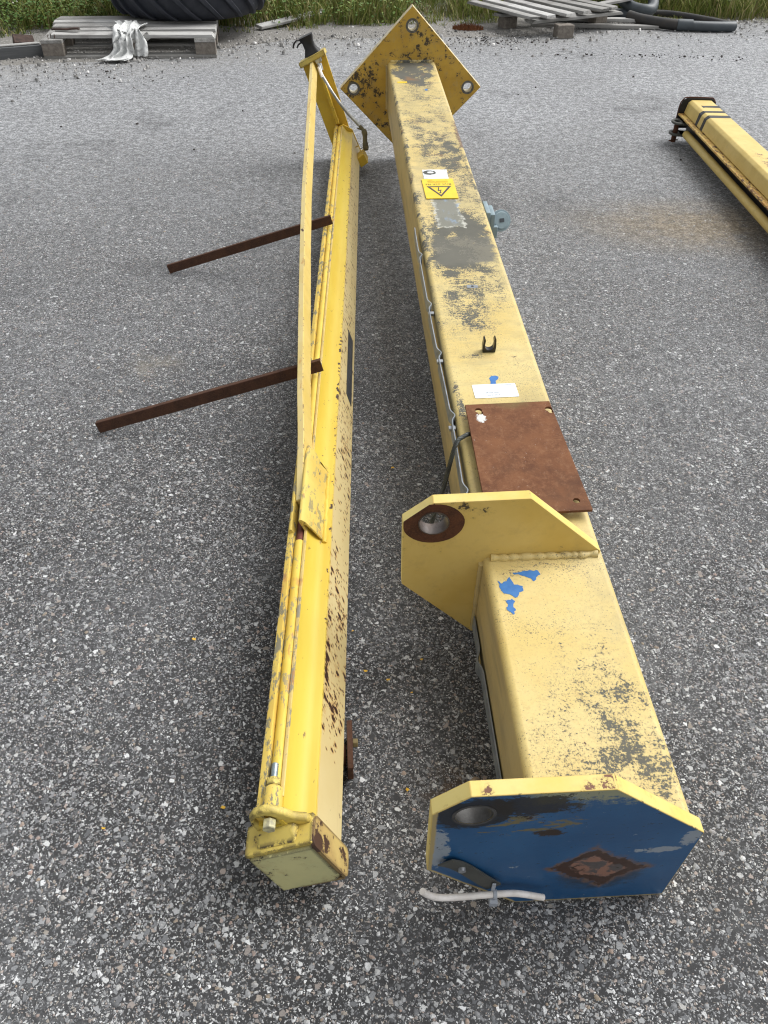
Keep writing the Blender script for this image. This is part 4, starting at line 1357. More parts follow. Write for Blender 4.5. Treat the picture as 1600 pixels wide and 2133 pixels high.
link('bolt_sleeve', b.mesh('bolt_sleeve', smooth=40), M_HEAD, jib)
b = MB().extrude(circle(bx, bzz, .0118, 6), [((0, y, 0), (1, 0, 0), (0, 0, 1)) for y in (.065, .078)])
link('lock_nut', b.mesh('lock_nut', bevel=.0015, seg=1), M_CAPRIM, jib)

# dark rating plate on the cream side
b = MB().plate([(1.245, .0245), (1.262, .0570), (1.615, .0600), (1.600, .0275)], [], .0484, .0496, lambda a, c, t: (t, a, c))
npl = link('rating_plate', b.mesh('rating_plate', smooth=0), M_NAMEPLATE, jib)
b = MB()
for i in range(9):
    a0 = 1.33 + i * .026
    b.plate([(a0, .036), (a0 + .010, .036), (a0 + .018, .050), (a0 + .008, .050)], [], .0497, .0500, lambda a, c, t: (t, a, c))
link('worn_print', b.mesh('worn_print', smooth=0), simple('faded_print', (.10, .105, .11), (.06, .06, .065), 60, .5), npl)

# rusty trolley bracket poking out from under the rail
trm = Matrix.Translation((-.062, .755, 0)) @ Matrix.Rotation(R(4), 4, 'Z')
tro = thing('trolley_bracket', 'dark rusty trolley bracket sticking out from under the near end of the narrow rail', 'trolley bracket', trm)
b = MB().plate([(-.045, .006), (.035, .006), (.052, .026), (.045, .050), (.018, .062), (-.045, .058)], [circle(.008, .030, .007, 12)], -.006, .004, lambda a, c, t: (t + .012, -a * 1.0, c))
link('side_plate', b.mesh('side_plate', bevel=.001, seg=1), M_RUSTBAR, tro)
b = MB()
b.extrude(circle(0, .034, .019, 20), [((-.03, -.01, 0), (0, 1, 0), (0, 0, 1)), ((.004, -.01, 0), (0, 1, 0), (0, 0, 1))])
link('roller', b.mesh('roller', bevel=.002, seg=1), M_RUST, tro)
b = MB()
b.extrude(circle(0, 0, .0085, 6), [((.016, .012, .036), (0, 1, 0), (0, 0, 1)), ((.025, .012, .036), (0, 1, 0), (0, 0, 1))])
link('nut', b.mesh('nut', bevel=.001, seg=1), simple('brass_dirty', (.22, .17, .07), (.14, .11, .05), 50, .5), tro)

# ------------------------------------------------------------------ two rusty angle bars leaning on the jib
def angle_bar(P0, P1, label):
    P0, P1 = Vector(P0), Vector(P1)
    d = P1 - P0
    L = d.length
    ex = d.normalized()
    ez = (Vector((0, 0, 1)) - ex * ex.z).normalized()
    ey = ez.cross(ex)
    rot = Matrix((ex, ey, ez)).transposed().to_4x4()
    M = Matrix.Translation(P0) @ rot @ Matrix.Rotation(R(-6), 4, 'X')
    prof = [(0, 0), (.016, 0), (.016, .004), (.004, .004), (.004, .031), (0, .031)]
    # profile in (y, z): upright leg faces the viewer, the other leg runs back along the top
    prof = [(y, .031 - z) for y, z in prof]
    b = MB().extrude(prof, [((x, 0, 0), (0, 1, 0), (0, 0, 1)) for x in np.linspace(0, L, 12)])
    o = link('angle_bar', b.mesh('angle_bar', bevel=.0008, seg=1, smooth=30), M_RUSTBAR, label=label, cat='angle bar', group='rusty bars leaning on the rail')
    o.matrix_world = M
    return o
angle_bar((-.778, 1.735, -.001), JF @ Vector((.030, 1.235, .158)), 'dark rusty angle bar leaning on the rail, the one nearer the viewer')
angle_bar((-.812, 2.755, -.001), JF @ Vector((.018, 2.265, .158)), 'dark rusty angle bar leaning on the rail, the one farther away')

# ------------------------------------------------------------------ spare jib arm at the right edge
A3 = Matrix.Translation((1.708, 4.587, 0)) @ Matrix.Rotation(R(-1.0), 4, 'Z')
arm = thing('spare_jib_arm', 'yellow box section jib arm with black bands at the right edge of the yard', 'crane jib', A3)
def along3(prof, s0, s1, n=14):
    return MB().extrude(prof, [((0, y, 0), (1, 0, 0), (0, 0, 1)) for y in np.linspace(s0, s1, n)])
prof = [(0, .136), (0, .188), (-.012, .200), (-.116, .200), (-.131, .188), (-.142, .136)]
link('arm_box', along3(prof, -2.6, 0).mesh('arm_box', bevel=.004, seg=2, smooth=45, ang=20), M_JIB3, arm)
link('flange_strip', along3([(.012, .125), (.012, .134), (-.168, .134), (-.168, .125)], -2.6, .01).mesh('flange_strip', bevel=.001, seg=1), M_JIB3EDGE, arm)
link('arm_web', along3([(-.03, .034), (-.03, .125), (-.115, .125), (-.115, .034)], -2.6, -.02).mesh('arm_web'), M_BLACK, arm)
link('lower_tube', along3(circle(-.147, .066, .019, 16), -2.6, -.14).mesh('lower_tube', smooth=40), M_JIB3, arm)
link('lower_tube', along3(circle(.0, .066, .019, 16), -2.6, -.14).mesh('lower_tube', smooth=40), M_JIB3, arm)
link('support_foot', along3([(.03, .0), (.03, .034), (-.16, .034), (-.16, .0)], -2.4, -2.3, 2).mesh('support_foot'), M_BLACK, arm)
b = MB().plate([(.016, .06), (.016, .185), (.0, .205), (-.020, .209), (-.135, .209), (-.158, .198), (-.170, .165), (-.170, .06)], [], .002, .010, fnp)
link('arm_end_plate', b.mesh('arm_end_plate', bevel=.002, seg=1, smooth=30), [M_BLACK], arm)
b = MB().tube(smooth_path([(-.171, .006, .06), (-.171, .006, .165), (-.159, .006, .199), (-.135, .006, .2105), (-.02, .006, .2105), (.0, .006, .206), (.017, .006, .185)], 6), .003, 6)
link('rust_rim', b.mesh('rust_rim', smooth=50), M_RUST, arm)
for y0, full in ((-.135, 0), (-.235, 1), (-.325, 1)):
    pf = [(-.010, .2008), (-.113, .2008), (-.1165, .2008), (-.1318, .1888), (-.1428, .137)] if full else [(-.006, .2008), (-.085, .2008), (-.098, .2008)]
    b = MB()
    for i, (a, c) in enumerate(pf):
        r_ = .014 + .009 * rng.random()
        for dy in (-r_, r_):
            b.v.append((a, y0 + dy + (a + .06) * .04, c))
    for i in range(len(pf) - 1):
        b.f.append((i * 2, i * 2 + 1, i * 2 + 3, i * 2 + 2))
        b.mi.append(0)
    link('black_band', b.mesh('black_band', smooth=0, solid=.0006), M_BLACKTAPE, arm)
b = MB()
for z in (.050, .105):
    b.plate(circle(-.178, -.075, .040, 20, .052), [circle(-.184, -.075, .020, 16, .026)], z, z + .010, lambda a, c, t: (a, c, t))
    b.box(-.170, -.110, -.13, -.04, z, z + .010)
link('shackle_lug', b.mesh('shackle_lug', bevel=.002, seg=1), M_DARKSTRAP, arm)
b = MB().tube([(-.188, -.08, .012), (-.188, -.08, .105)], .013, 12)
b.tube([(-.213, -.09, .020), (-.163, -.07, .020)], .004, 6)
link('shackle_pin', b.mesh('shackle_pin'), M_RUST, arm)

# ------------------------------------------------------------------ pallets
def board_mesh(L, W, T, seed, chew=.012):
    b = MB()
    n = 10
    r = random.Random(seed)
    e0, e1 = [r.uniform(-chew, chew) for _ in range(4)], [r.uniform(-chew, chew) for _ in range(4)]
    o = 0
    for i in range(n + 1):
        t = i / n
        wv = .003 * noise.noise(Vector((t * 3, seed, 0)))
        for j, (dy, dz) in enumerate(((-W / 2, 0), (W / 2, 0), (W / 2, T), (-W / 2, T))):
            x = t * L + (e0[j] if i == 0 else e1[j] if i == n else 0)
            b.v.append((x, dy + .003 * noise.noise(Vector((t * 6, seed, j))), dz + wv))
    for i in range(n):
        for j in range(4):
            a, c = i * 4 + j, i * 4 + (j + 1) % 4
            b.f.append((a, c, c + 4, a + 4))
            b.mi.append(0)
    b.f += [(3, 2, 1, 0), tuple(n * 4 + j for j in range(4))]
    b.mi += [0, 0]
    return b.mesh('board', bevel=.002, seg=1, smooth=30)

def put(name, me, mat, parent, M, label=None):
    o = link(name, me, mat if not me.materials else None, parent, label)
    o.matrix_local = M
    return o
T_ = Matrix.Translation
RZ = lambda a: Matrix.Rotation(R(a), 4, 'Z')
RX = lambda a: Matrix.Rotation(R(a), 4, 'X')
RY = lambda a: Matrix.Rotation(R(a), 4, 'Y')

# left pallet: origin at its front left corner
pa = math.degrees(math.atan2(6.396 - 6.223, -1.271 + 2.462))
pal = thing('wooden_pallet', 'weathered grey wooden pallet under the big tractor tyre', 'pallet', T_((-2.462, 6.223, 0)) @ RZ(pa))
blk = MB().box(-.0725, .0725, -.05, .05, 0, .078).mesh('block', bevel=.003, seg=1)
blk.materials.append(M_BLOCK)
for y in (.05, .40, .75):
    for x in (.0725, .60, 1.1275):
        put('block', blk, None, pal, T_((x, y, .022)))
for i, y in enumerate((.05, .40, .75)):
    put('bottom_board', board_mesh(1.2, .10, .022, 20 + i, .004), M_WOOD, pal, T_((0, y, 0)))
for i, x in enumerate((.0725, .60, 1.1275)):
    put('stringer_board', board_mesh(.80, .145, .022, 30 + i, .006), M_WOOD, pal, T_((x, 0, .100)) @ RZ(90))
for i, (x0, y, w, L, a) in enumerate(((.075, .115, .125, 1.115, -2.2), (.06, .270, .10, 1.14, .6), (.03, .425, .125, 1.17, 0), (.0, .585, .10, 1.2, .3), (.0, .725, .145, 1.2, 0))):
    put('deck_board', board_mesh(L, w, .022, 40 + i, .014), M_PALEWOOD if i < 4 else M_WOOD, pal, T_((x0, y, .1225)) @ RZ(a))
for x, y in ((.05, .03), (.09, .05), (.06, .07)):
    link('nail', MB().tube([(x, y, .12), (x + .004, y - .003, .150)], .0025, 6).mesh('nail'), M_RUSTBAR, pal)
tag(put('wood_lath', board_mesh(.30, .045, .018, 77, .006), M_WOOD, None, T_((-1.995, 6.33, .004)) @ RZ(10) @ RY(-27) @ RX(80)), 'thin slanting wooden lath propped in the opening of the left pallet', 'lath')
tag(put('wood_splinter', board_mesh(.22, .028, .012, 78, .012), M_BROWNWOOD, None, T_((-2.44, 6.42, .150)) @ RZ(-8) @ RY(-3)), 'thin brown splinter of wood lying on the left pallet', 'wood splinter')

# ------------------------------------------------------------------ tractor tyre lying on the pallet
tyr = thing('tractor_tyre', 'huge black tractor tyre lying flat on the left pallet', 'tyre', T_((-1.62, 7.30, .148)))
TR, TW = .60, .52
sec = [(.33, .05), (.36, .012), (.42, .0), (.50, .012), (.545, .040), (.565, .075), (.574, .13), (.578, .26), (.574, .39), (.565, .445), (.545, .48), (.50, .508), (.42, .52), (.36, .508), (.33, .47)]
b = MB()
n = 72
for i in range(n):
    a = 2 * math.pi * i / n
    for r_, z in sec:
        b.v.append((r_ * math.cos(a), r_ * math.sin(a), z))
m = len(sec)
for i in range(n):
    for j in range(m - 1):
        a, c = i * m + j, ((i + 1) % n) * m + j
        b.f.append((a, c, c + 1, a + 1))
        b.mi.append(0)
link('carcass', b.mesh('carcass', smooth=50), M_TYRE, tyr)
def lug_mesh(up):
    b = MB()
    st = 9
    for i in range(st + 1):
        t = i / st
        z = .022 + t * (.285 - .022) if up else .498 - t * (.498 - .235)
        rr = np.interp(min(z, .52 - z), [.0, .04, .075, .13, .26], [.510, .553, .572, .580, .584])
        a = -.46 * (t ** .85)
        hw = .034 + .012 * t
        ht = .030
        for (dr, da) in ((-.012, -hw * 1.25), (ht, -hw), (ht, hw), (-.012, hw * 1.25)):
            b.v.append(((rr + dr) * math.cos(a + da), (rr + dr) * math.sin(a + da), z))
    for i in range(st):
        for j in range(4):
            a, c = i * 4 + j, i * 4 + (j + 1) % 4
            b.f.append((a, c, c + 4, a + 4))
            b.mi.append(0)
    b.f += [(3, 2, 1, 0), tuple(st * 4 + j for j in range(4))]
    b.mi += [0, 0]
    return b.mesh('tread_lug', bevel=.004, seg=1, smooth=40)
l1, l2 = lug_mesh(True), lug_mesh(False)
for me in (l1, l2):
    me.materials.append(M_TYRE)
for i in range(20):
    put('tread_lug', l1, None, tyr, RZ(i * 18))
    put('tread_lug', l2, None, tyr, RZ(i * 18 + 9))

# ------------------------------------------------------------------ rag draped over the pallet
rp = [(-1.93, 6.70, .150), (-1.92, 6.55, .166), (-1.915, 6.42, .168), (-1.92, 6.325, .156), (-1.915, 6.285, .120), (-1.90, 6.27, .070), (-1.905, 6.245, .028), (-1.925, 6.20, .012), (-1.955, 6.15, .010)]
rs = smooth_path(rp, 6)
def ragf(u, v):
    i = min(int(u * (len(rs) - 1)), len(rs) - 2)
    f_ = u * (len(rs) - 1) - i
    p = rs[i].lerp(rs[i + 1], f_)
    w = .105 - .035 * math.sin(u * 3.1) + .02 * noise.noise(Vector((u * 4, 0, 3)))
    x = (v - .5) * 2 * w + .02 * math.sin(u * 5)
    fold = .016 * math.sin(v * 19 + 3 * noise.noise(Vector((u * 3, v * 2, 0)))) + .014 * noise.noise(Vector((v * 9, u * 6, 1))) + .006 * noise.noise(Vector((v * 25, u * 22, 2)))
    hang = 1 if u > .42 else .35
    return (p.x + x + .02 * noise.noise(Vector((u * 8, v * 3, 9))), p.y - fold * hang - .012, max(.004, p.z + fold * (1.2 - hang) + .014))
b = MB().grid(ragf, 60, 40)
link('white_rag', b.mesh('white_rag', smooth=180, solid=.004), M_CLOTH, label='crumpled dirty white cloth draped over the front of the left pallet', cat='rag')
def ragf2(u, v):
    x = -1.815 + (v - .5) * (.05 + .07 * math.sin(u * 2.6)) + .02 * u
    fold = .012 * math.sin(v * 14 + u * 3) + .01 * noise.noise(Vector((v * 8, u * 7, 4)))
    return (x, 6.345 - .05 * u - fold, .165 * (1 - u) ** 1.0 + .020)
b = MB().grid(ragf2, 30, 20)
link('cloth_scrap', b.mesh('cloth_scrap', smooth=180, solid=.004), M_CLOTH, label='smaller greyish end of cloth hanging right beside the white rag', cat='rag')

# ------------------------------------------------------------------ loose timber at far left
def plank(name, P0, P1, w, t, mat, label, cat, roll=0, seed=3, group=None):
    P0, P1 = Vector(P0), Vector(P1)
    d = P1 - P0
    rot = d.to_track_quat('X', 'Z').to_matrix().to_4x4()
    o = link(name, board_mesh(d.length, w, t, seed, .012), mat, None, label, cat, group)
    o.matrix_world = T_(P0) @ rot @ RX(roll)
    return o
plank('timber_beam', (-3.4, 5.86, -.002), (-2.50, 6.31, .006), .060, .075, M_GREYWOOD, 'dark grey timber with a pale top edge lying left of the pallet', 'timber')
plank('pale_slat', (-3.4, 5.885, .0755), (-2.515, 6.325, .0835), .050, .008, M_PALEWOOD, 'thin pale slat lying along the top of the dark grey timber', 'slat', 0, 5)
b = MB().box(-.07, .07, -.05, .05, 0, .07)
o = link('wood_block', b.mesh('wood_block', bevel=.004, seg=1), M_BROWNWOOD, None, 'tilted dark brown wood block behind the grey timber at far left', 'wood block')
o.matrix_world = T_((-2.72, 6.55, .012)) @ RZ(25) @ RX(24) @ RY(8)
b = MB()
b.extrude(rrect(.20, .20, .03, 3), [((0, 0, z), (1, 0, 0), (0, 1, 0)) for z in (0, .2, .5)])
o = link('grey_bin', b.mesh('grey_bin', bevel=.01, seg=2), simple('grey_plastic', (.075, .08, .085), (.06, .065, .07), 12, .5), None, 'grey plastic bin cut off by the left edge of the photo', 'bin')
o.location = (-3.29, 7.15, 0)
plank('white_board', (-1.10, 7.38, .030), (-.60, 7.86, .075), .070, .020, M_PALEWOOD, 'short pale board lying in the weeds right of the tyre', 'board', 12, 9)

# ------------------------------------------------------------------ broken pallet at right with pipes and timber
bp = thing('broken_pallet', 'broken pale grey pallet sagging beside the dark pipes', 'pallet', T_((1.02, 7.72, 0)))
bpi = bp.matrix_world.inverted()
def bput(name, P0, P1, w, t, mat, seed, roll=0):
    P0, P1 = Vector(P0), Vector(P1)
    d = P1 - P0
    o = link(name, board_mesh(d.length, w, t, seed, .02), mat, bp)
    o.matrix_local = bpi @ T_(P0) @ d.to_track_quat('X', 'Z').to_matrix().to_4x4() @ RX(roll)
    return o
ends = [((.665, 7.93, .155), (1.13, 7.36, .132)), ((.80, 8.02, .158), (1.275, 7.41, .135)), ((.985, 8.05, .160), (1.445, 7.49, .138)), ((1.165, 8.10, .160), (1.605, 7.60, .142)), ((1.33, 8.16, .160), (1.76, 7.72, .146)), ((1.50, 8.20, .160), (1.86, 7.78, .150))]
for i, (a, c) in enumerate(ends):
    bput('deck_board', a, c, .115 if i % 2 == 0 else .09, .022, M_PALEWOOD if i in (1, 2) else M_WOOD, 60 + i, (-3, 2, -1, 3, 0, 2)[i])
bput('stringer_board', (.86, 7.62, .108), (1.78, 8.12, .112), .10, .022, M_WOOD, 70)
bput('stringer_board', (1.10, 7.42, .096), (1.92, 7.86, .112), .10, .022, M_WOOD, 71)
for (x, y, z, a) in ((.965, 7.74, .012, 38), (1.775, 7.97, .03, 30), (1.36, 8.02, .02, 30)):
    o = link('block', MB().box(-.065, .065, -.05, .05, 0, .085).mesh('block', bevel=.003, seg=1), M_BLOCK, bp)
    o.matrix_local = bpi @ T_((x, y, z)) @ RZ(a)
o = link('loose_block', MB().box(-.07, .07, -.05, .05, 0, .095).mesh('loose_block', bevel=.004, seg=1), M_BLOCK, None, 'single grey wooden block standing on the asphalt before the broken pallet', 'wood block')
o.matrix_world = T_((1.390, 7.42, 0)) @ RZ(12)
plank('timber_plank', (1.18, 7.82, .010), (2.28, 7.88, .004), .085, .026, M_WOOD, 'long grey plank on the ground under the right pallet, nearer one', 'plank', 0, 11)
plank('timber_plank', (1.45, 8.10, .016), (2.22, 7.99, .036), .085, .026, M_PALEWOOD, 'paler plank behind the long grey one, ending at the pipe elbow', 'plank', 0, 13)
plank('timber_plank', (1.70, 8.02, .128), (2.08, 8.22, .165), .08, .020, M_PALEWOOD, 'short pale plank sticking up right of the broken pallet', 'plank', 0, 15)

b = MB()
pp = smooth_path([(2.06, 8.06, .070), (2.14, 7.98, .058), (2.26, 7.90, .050), (2.38, 7.83, .046), (2.46, 7.81, .044)], 6)
b.tube(pp, .042, 18)
elbow = link('pipe_elbow', b.mesh('pipe_elbow', smooth=50), M_PIPEDARK, None, 'dark dusty bent pipe end beside the right hand planks', 'pipe')
pipe = thing('grey_pipe', 'bluish grey plastic pipe with a sleeve lying at the edge of the weeds', 'pipe', T_((2.5, 7.8, 0)))
b = MB().tube(smooth_path([(-.06, .010, .043), (.15, -.010, .041), (.34, .004, .040), (.42, .03, .040)], 6), .039, 18)
link('pipe_body', b.mesh('pipe_body', smooth=50), M_PIPE, pipe)
b = MB().tube([(-.075, .012, .046), (-.06, .010, .046), (.05, .0, .045)], [.042, .045, .045], 18)
link('pipe_sleeve', b.mesh('pipe_sleeve', smooth=50), M_PIPE, pipe)
b = MB().tube(smooth_path([(1.98, 8.75, .24), (2.02, 8.45, .18), (2.10, 8.22, .115), (2.22, 8.14, .10), (2.30, 8.22, .115), (2.34, 8.45, .19), (2.36, 8.8, .27), (2.30, 9.1, .33)], 7), .048, 16)
link('bent_pipe', b.mesh('bent_pipe', smooth=50), M_PIPE, None, 'thick grey pipe bent in a loop behind the broken pallet', 'pipe')
b = MB().tube(smooth_path([(.95, 8.65, .235), (1.3, 8.62, .24), (1.75, 8.66, .235)], 6), .055, 16)
link('grey_pipe', b.mesh('grey_pipe', smooth=50), M_PIPE, None, 'horizontal grey pipe behind the deck of the broken pallet', 'pipe')
b = MB().tube(smooth_path([(2.10, 8.30, .05), (2.45, 8.32, .055), (2.75, 8.12, .045), (2.92, 7.98, .03)], 6), .026, 12)
link('thin_pipe', b.mesh('thin_pipe', smooth=50), M_PIPEDARK, None, 'thin dark pipe curving behind the bluish grey one', 'pipe')
b = MB().tube(smooth_path([(1.55, 8.35, .06), (1.85, 8.28, .06), (2.15, 8.20, .05)], 6), .045, 12)
link('thin_pipe', b.mesh('thin_pipe', smooth=50), M_PIPE, None, 'straight dark pipe under the bent loop beside the broken pallet', 'pipe')
# dark tub behind
b = MB()
b.extrude(circle(0, 0, 1, 40), [((0, 0, z), (r_, 0, 0), (0, r_, 0)) for z, r_ in ((0, .40), (.05, .43), (.30, .45), (.32, .475), (.36, .475), (.37, .45))])
o = link('dark_tub', b.mesh('dark_tub', smooth=40), M_TUB, None, 'big dark blue tub behind the pallet and pipes', 'tub')
o.location = (1.95, 8.98, .0)

# ------------------------------------------------------------------ small litter
b = MB()
def leaff(u, v):
    x = (u - .5) * .062
    w = .024 * math.sin(math.pi * min(max(u, .02), .98)) ** .7
    y = (v - .5) * 2 * w
    z = .010 + .009 * noise.noise(Vector((u * 5, v * 4, 3))) + .012 * abs(v - .5) + .006 * math.sin(u * 14)
    return (x, y, max(.003, z))
b.grid(leaff, 16, 10)
o = link('dead_leaf', b.mesh('dead_leaf', smooth=180), M_LEAF, None, 'crumpled brown dead leaf on the asphalt behind the blue plate', 'leaf')
o.matrix_world = T_((.168, .700, 0)) @ RZ(12) @ Matrix.Scale(.8, 4)

def scraps(name, spots, mat):
    b = MB()
    for (x, y, s) in spots:
        a = rng.uniform(0, 6.3)
        p = [(x + s * rng.uniform(.5, 1) * math.cos(a + t), y + s * rng.uniform(.3, .8) * math.sin(a + t), .0035 + rng.uniform(0, .003)) for t in (0, 1.3, 2.6, 3.9, 5.1)]
        b.poly(p, [(0, 1, 2, 3, 4)])
    return link(name, b.mesh(name, smooth=0), mat, kind='stuff')
scraps('paint_flakes', [(.015, .93, .006), (-.13, .80, .006), (-.38, 1.02, .006), (.06, .90, .004), (-.03, .95, .005), (.11, 1.22, .007), (-.26, .66, .006), (-.06, 1.05, .004), (.05, .70, .005), (-.45, .62, .004), (.02, 1.6, .006), (.08, .98, .005)], simple('flake_yellow', (.78, .48, .05), (.7, .42, .05), 20, .6))

# ------------------------------------------------------------------ vegetation
def foliage_material(name, stops, trans=True):
    k = NT(name)
    ri = k.n('ShaderNodeNewGeometry').outputs['Random Per Island']
    c = k.ramp(ri, stops)
    return k.done(c, .6, .25)
M_GRASS = foliage_material('grass_blade', [(0, (.08, .115, .024)), (.3, (.16, .215, .042)), (.62, (.25, .285, .070)), (.82, (.33, .31, .11)), (1, (.42, .34, .18))])
M_DRY = foliage_material('dry_stalk', [(0, (.14, .11, .06)), (.5, (.22, .18, .10)), (1, (.30, .26, .16))])
M_CLOVER = foliage_material('clover_leaf', [(0, (.05, .11, .022)), (.6, (.10, .18, .038)), (1, (.17, .24, .06))])
M_FLOWER = foliage_material('white_flower', [(0, (.62, .60, .52)), (1, (.80, .79, .74))])

def blades(n, xr, yfn, depth, hr, wr_, name, mat, lean=.35, clump=1.4, thr=-.25, skew=1.0):
    xs_, ys_, hs2 = [], [], []
    while len(xs_) < n:
        x = rng.uniform(*xr)
        d_ = depth * rng.random() ** skew
        y = yfn(x) + d_ + .12 * noise.noise(Vector((x * 3, 0, 2)))
        c = noise.noise(Vector((x * clump, y * clump, 5))) + .5 * noise.noise(Vector((x * clump * 3, y * clump * 3, 8)))
        if c < thr + .5 * max(0, (.25 - d_) / .25) * rng.random():
            continue
        xs_.append(x)
        ys_.append(y)
        hs2.append(rng.uniform(*hr) * (.75 + .5 * max(0, c)) * min(1, .45 + d_ * 1.1))
    x, y, h = map(np.array, (xs_, ys_, hs2))
    az = nrng.uniform(0, 2 * np.pi, n)
    ln_ = h * nrng.uniform(.05, lean, n) * 1.6
    w = nrng.uniform(*wr_, n)
    fa = nrng.uniform(0, np.pi, n)
    V = np.empty((n, 7, 3))
    for i, (t, ww) in enumerate(((0, .8), (.38, 1.0), (.72, .7))):
        cx = x + np.cos(az) * ln_ * t ** 2
        cy = y + np.sin(az) * ln_ * t ** 2
        for sgn, j in ((-1, 0), (1, 1)):
            V[:, i * 2 + j, 0] = cx + sgn * np.cos(fa) * w * ww
            V[:, i * 2 + j, 1] = cy + sgn * np.sin(fa) * w * ww
            V[:, i * 2 + j, 2] = h * t * (1 - .12 * t) + .005
    V[:, 6, 0] = x + np.cos(az) * ln_
    V[:, 6, 1] = y + np.sin(az) * ln_
    V[:, 6, 2] = h * .86
    base = np.arange(n) * 7
    q = np.concatenate([np.stack([base + a for a in f], 1) for f in ((0, 1, 3, 2), (2, 3, 5, 4))])
    t_ = np.stack([base + 4, base + 5, base + 6], 1)
    me = bpy.data.meshes.new(name)
    me.vertices.add(n * 7)
    me.vertices.foreach_set('co', V.reshape(-1))
    me.loops.add(q.size + t_.size)
    me.loops.foreach_set('vertex_index', np.concatenate([q.reshape(-1), t_.reshape(-1)]).astype(np.int32))
    me.polygons.add(len(q) + len(t_))
    me.polygons.foreach_set('loop_start', np.concatenate([np.arange(len(q)) * 4, q.size + np.arange(len(t_)) * 3]).astype(np.int32))
    me.update(calc_edges=True)
    me.materials.append(mat)
    return me

link('tall_grass', blades(52000, (-4.6, 5.2), grass_y, 4.2, (.20, .60), (.0022, .0055), 'tall_grass', M_GRASS, .45, 1.4, -.35, 1.5), None, kind='stuff')
link('short_grass', blades(16000, (-4.2, 5.0), lambda x: grass_y(x) - .25, 1.2, (.05, .16), (.0016, .0038), 'short_grass', M_GRASS, .6, 2.6, -.02, 1.0), None, kind='stuff')
link('dry_stalks', blades(9000, (-4.2, 5.0), lambda x: grass_y(x) - .1, 2.6, (.10, .42), (.0012, .003), 'dry_stalks', M_DRY, .7, 1.2, -.2, 1.2), None, kind='stuff')

def leaf_cluster(n, fx, name, mat, sz):
    b = MB()
    for _ in range(n):
        x, y, z = fx()
        a, e, r_ = rng.uniform(0, 6.3), rng.uniform(-.5, .6), rng.uniform(*sz)
        d_ = Vector((math.cos(a) * math.cos(e), math.sin(a) * math.cos(e), math.sin(e)))
        s_ = d_.cross(Vector((rng.uniform(-.3, .3), rng.uniform(-.3, .3), 1))).normalized()
        p = Vector((x, y, z))
        b.poly([p, p + d_ * r_ * .5 + s_ * r_ * .36, p + d_ * r_, p + d_ * r_ * .5 - s_ * r_ * .36], [(0, 1, 2, 3)])
    return link(name, b.mesh(name, smooth=0, normals=False), mat, kind='stuff')
def clover_spot():
    x = rng.choice([rng.uniform(-3.7, -2.3), rng.uniform(-3.7, -2.3), rng.uniform(-2.3, .3)])
    y = grass_y(x) + rng.random() ** 1.3 * 1.6 - .12
    return (x, y, rng.uniform(.02, .22))
leaf_cluster(9000, clover_spot, 'clover_leaves', M_CLOVER, (.015, .04))

b = MB()
ico = bmesh.new()
bmesh.ops.create_icosphere(ico, subdivisions=1, radius=1)
iv, ifc = [v.co.copy() for v in ico.verts], [tuple(v.index for v in f.verts) for f in ico.faces]
ico.free()
fl = []
for _ in range(70):
    x = rng.choice([rng.uniform(-3.6, -2.75), rng.uniform(-3.6, -2.6), rng.uniform(-2.6, -1.9), rng.uniform(-.9, .2)])
    fl.append((x, grass_y(x) + rng.uniform(.0, 1.3), rng.uniform(.16, .34), rng.uniform(.007, .014)))
for x, y, z, r_ in fl:
    b.poly([(x + v.x * r_ * rng.uniform(.8, 1.2), y + v.y * r_, z + v.z * r_ * .9) for v in iv], ifc)
link('clover_flowers', b.mesh('clover_flowers', smooth=0, normals=False), M_FLOWER, kind='stuff')

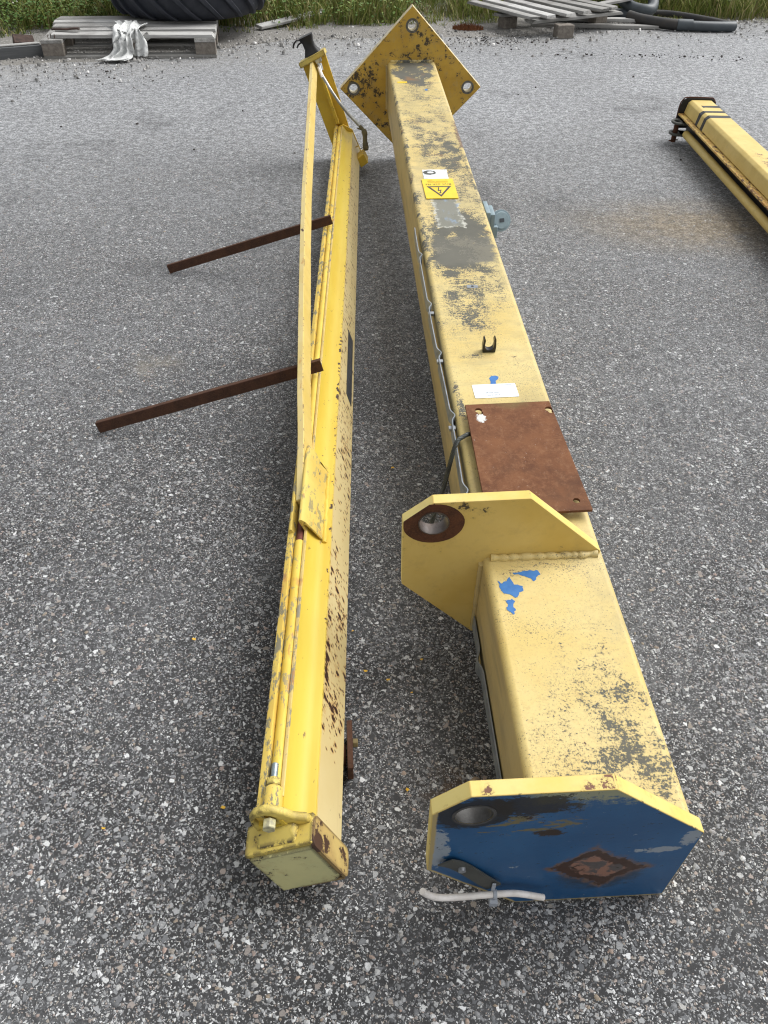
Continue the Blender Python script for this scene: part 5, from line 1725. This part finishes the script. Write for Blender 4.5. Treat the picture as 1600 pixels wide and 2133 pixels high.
# leafy weeds at the right: each a stem with feathered leaves
M_WEED = foliage_material('weed_leaf', [(0, (.030, .075, .018)), (.6, (.065, .13, .03)), (1, (.14, .20, .05))])
def weed(x, y, h, spread, nl, label, seed):
    r = random.Random(seed)
    t = thing('weed_plant', label, 'weed', T_((x, y, 0)), 0, 'leafy weeds beyond the pipes')
    b = MB()
    stems = []
    for _ in range(7):
        a = r.uniform(0, 6.3)
        top = Vector((math.cos(a) * spread * r.uniform(.2, 1), math.sin(a) * spread * r.uniform(.2, 1), h * r.uniform(.6, 1)))
        pts = [Vector((0, 0, 0)).lerp(top, s / 5) + Vector((0, 0, .05 * math.sin(s / 5 * 3.1))) for s in range(6)]
        b.tube(pts, [.005, .0045, .004, .0035, .003, .002], 5)
        stems.append(pts)
    link('stem', b.mesh('stem'), M_GRASS, t)
    b = MB()
    for pts in stems:
        for _ in range(nl):
            s = r.uniform(.3, 5)
            p = pts[int(min(s, 4))].lerp(pts[int(min(s, 4)) + 1], s - int(min(s, 4)))
            a, e, L = r.uniform(0, 6.3), r.uniform(-.5, .7), r.uniform(.03, .085)
            d_ = Vector((math.cos(a) * math.cos(e), math.sin(a) * math.cos(e), math.sin(e)))
            sd_ = d_.cross(Vector((0, 0, 1))).normalized()
            for q in range(4):
                c0 = p + d_ * L * (q + .4) / 4
                for sg in (-1, 1):
                    e_ = c0 + sd_ * sg * L * .42 * (1 - q * .18) + d_ * L * .25
                    m_ = c0.lerp(e_, .5) + d_ * L * .09
                    m2 = c0.lerp(e_, .5) - d_ * L * .06
                    b.poly([c0, m2, e_, m_], [(0, 1, 2, 3)])
    link('foliage', b.mesh('foliage', smooth=0, normals=False), M_WEED, t)
for i, (x, y, h, sp_, lb) in enumerate(((2.62, 8.62, .42, .26, 'feathery dark green weed right behind the bent pipe loop'), (3.05, 8.60, .36, .24, 'feathery weed in the grass beyond the end of the bluish pipe'),
                                        (2.85, 9.0, .50, .30, 'tall leafy weed standing back between two lower weeds'), (3.60, 8.75, .40, .25, 'leafy weed nearest the right edge of the photo'),
                                        (.55, 8.75, .34, .22, 'leafy weed in the grass left of the broken pallet'))):
    weed(x, y, h, sp_, 22, lb, 100 + i)

# brown dried clump near the broken pallet
b = MB()
for _ in range(500):
    a, rr2 = rng.uniform(0, 6.3), .13 * rng.random() ** .5
    x, y = math.cos(a) * rr2, math.sin(a) * rr2 * .6
    h_ = rng.uniform(.01, .05) * (1 - rr2 * 4)
    b.poly([(x, y, .004), (x + .008, y, .004), (x + rng.uniform(-.02, .02), y + rng.uniform(-.02, .02), .012 + abs(h_))], [(0, 1, 2)])
o = link('dried_clump', b.mesh('dried_clump', smooth=0, normals=False), M_BROWNMOSS, None, 'reddish brown dried plant clump on the grit left of the broken pallet', 'dried plant')
o.location = (.62, 7.62, .01)
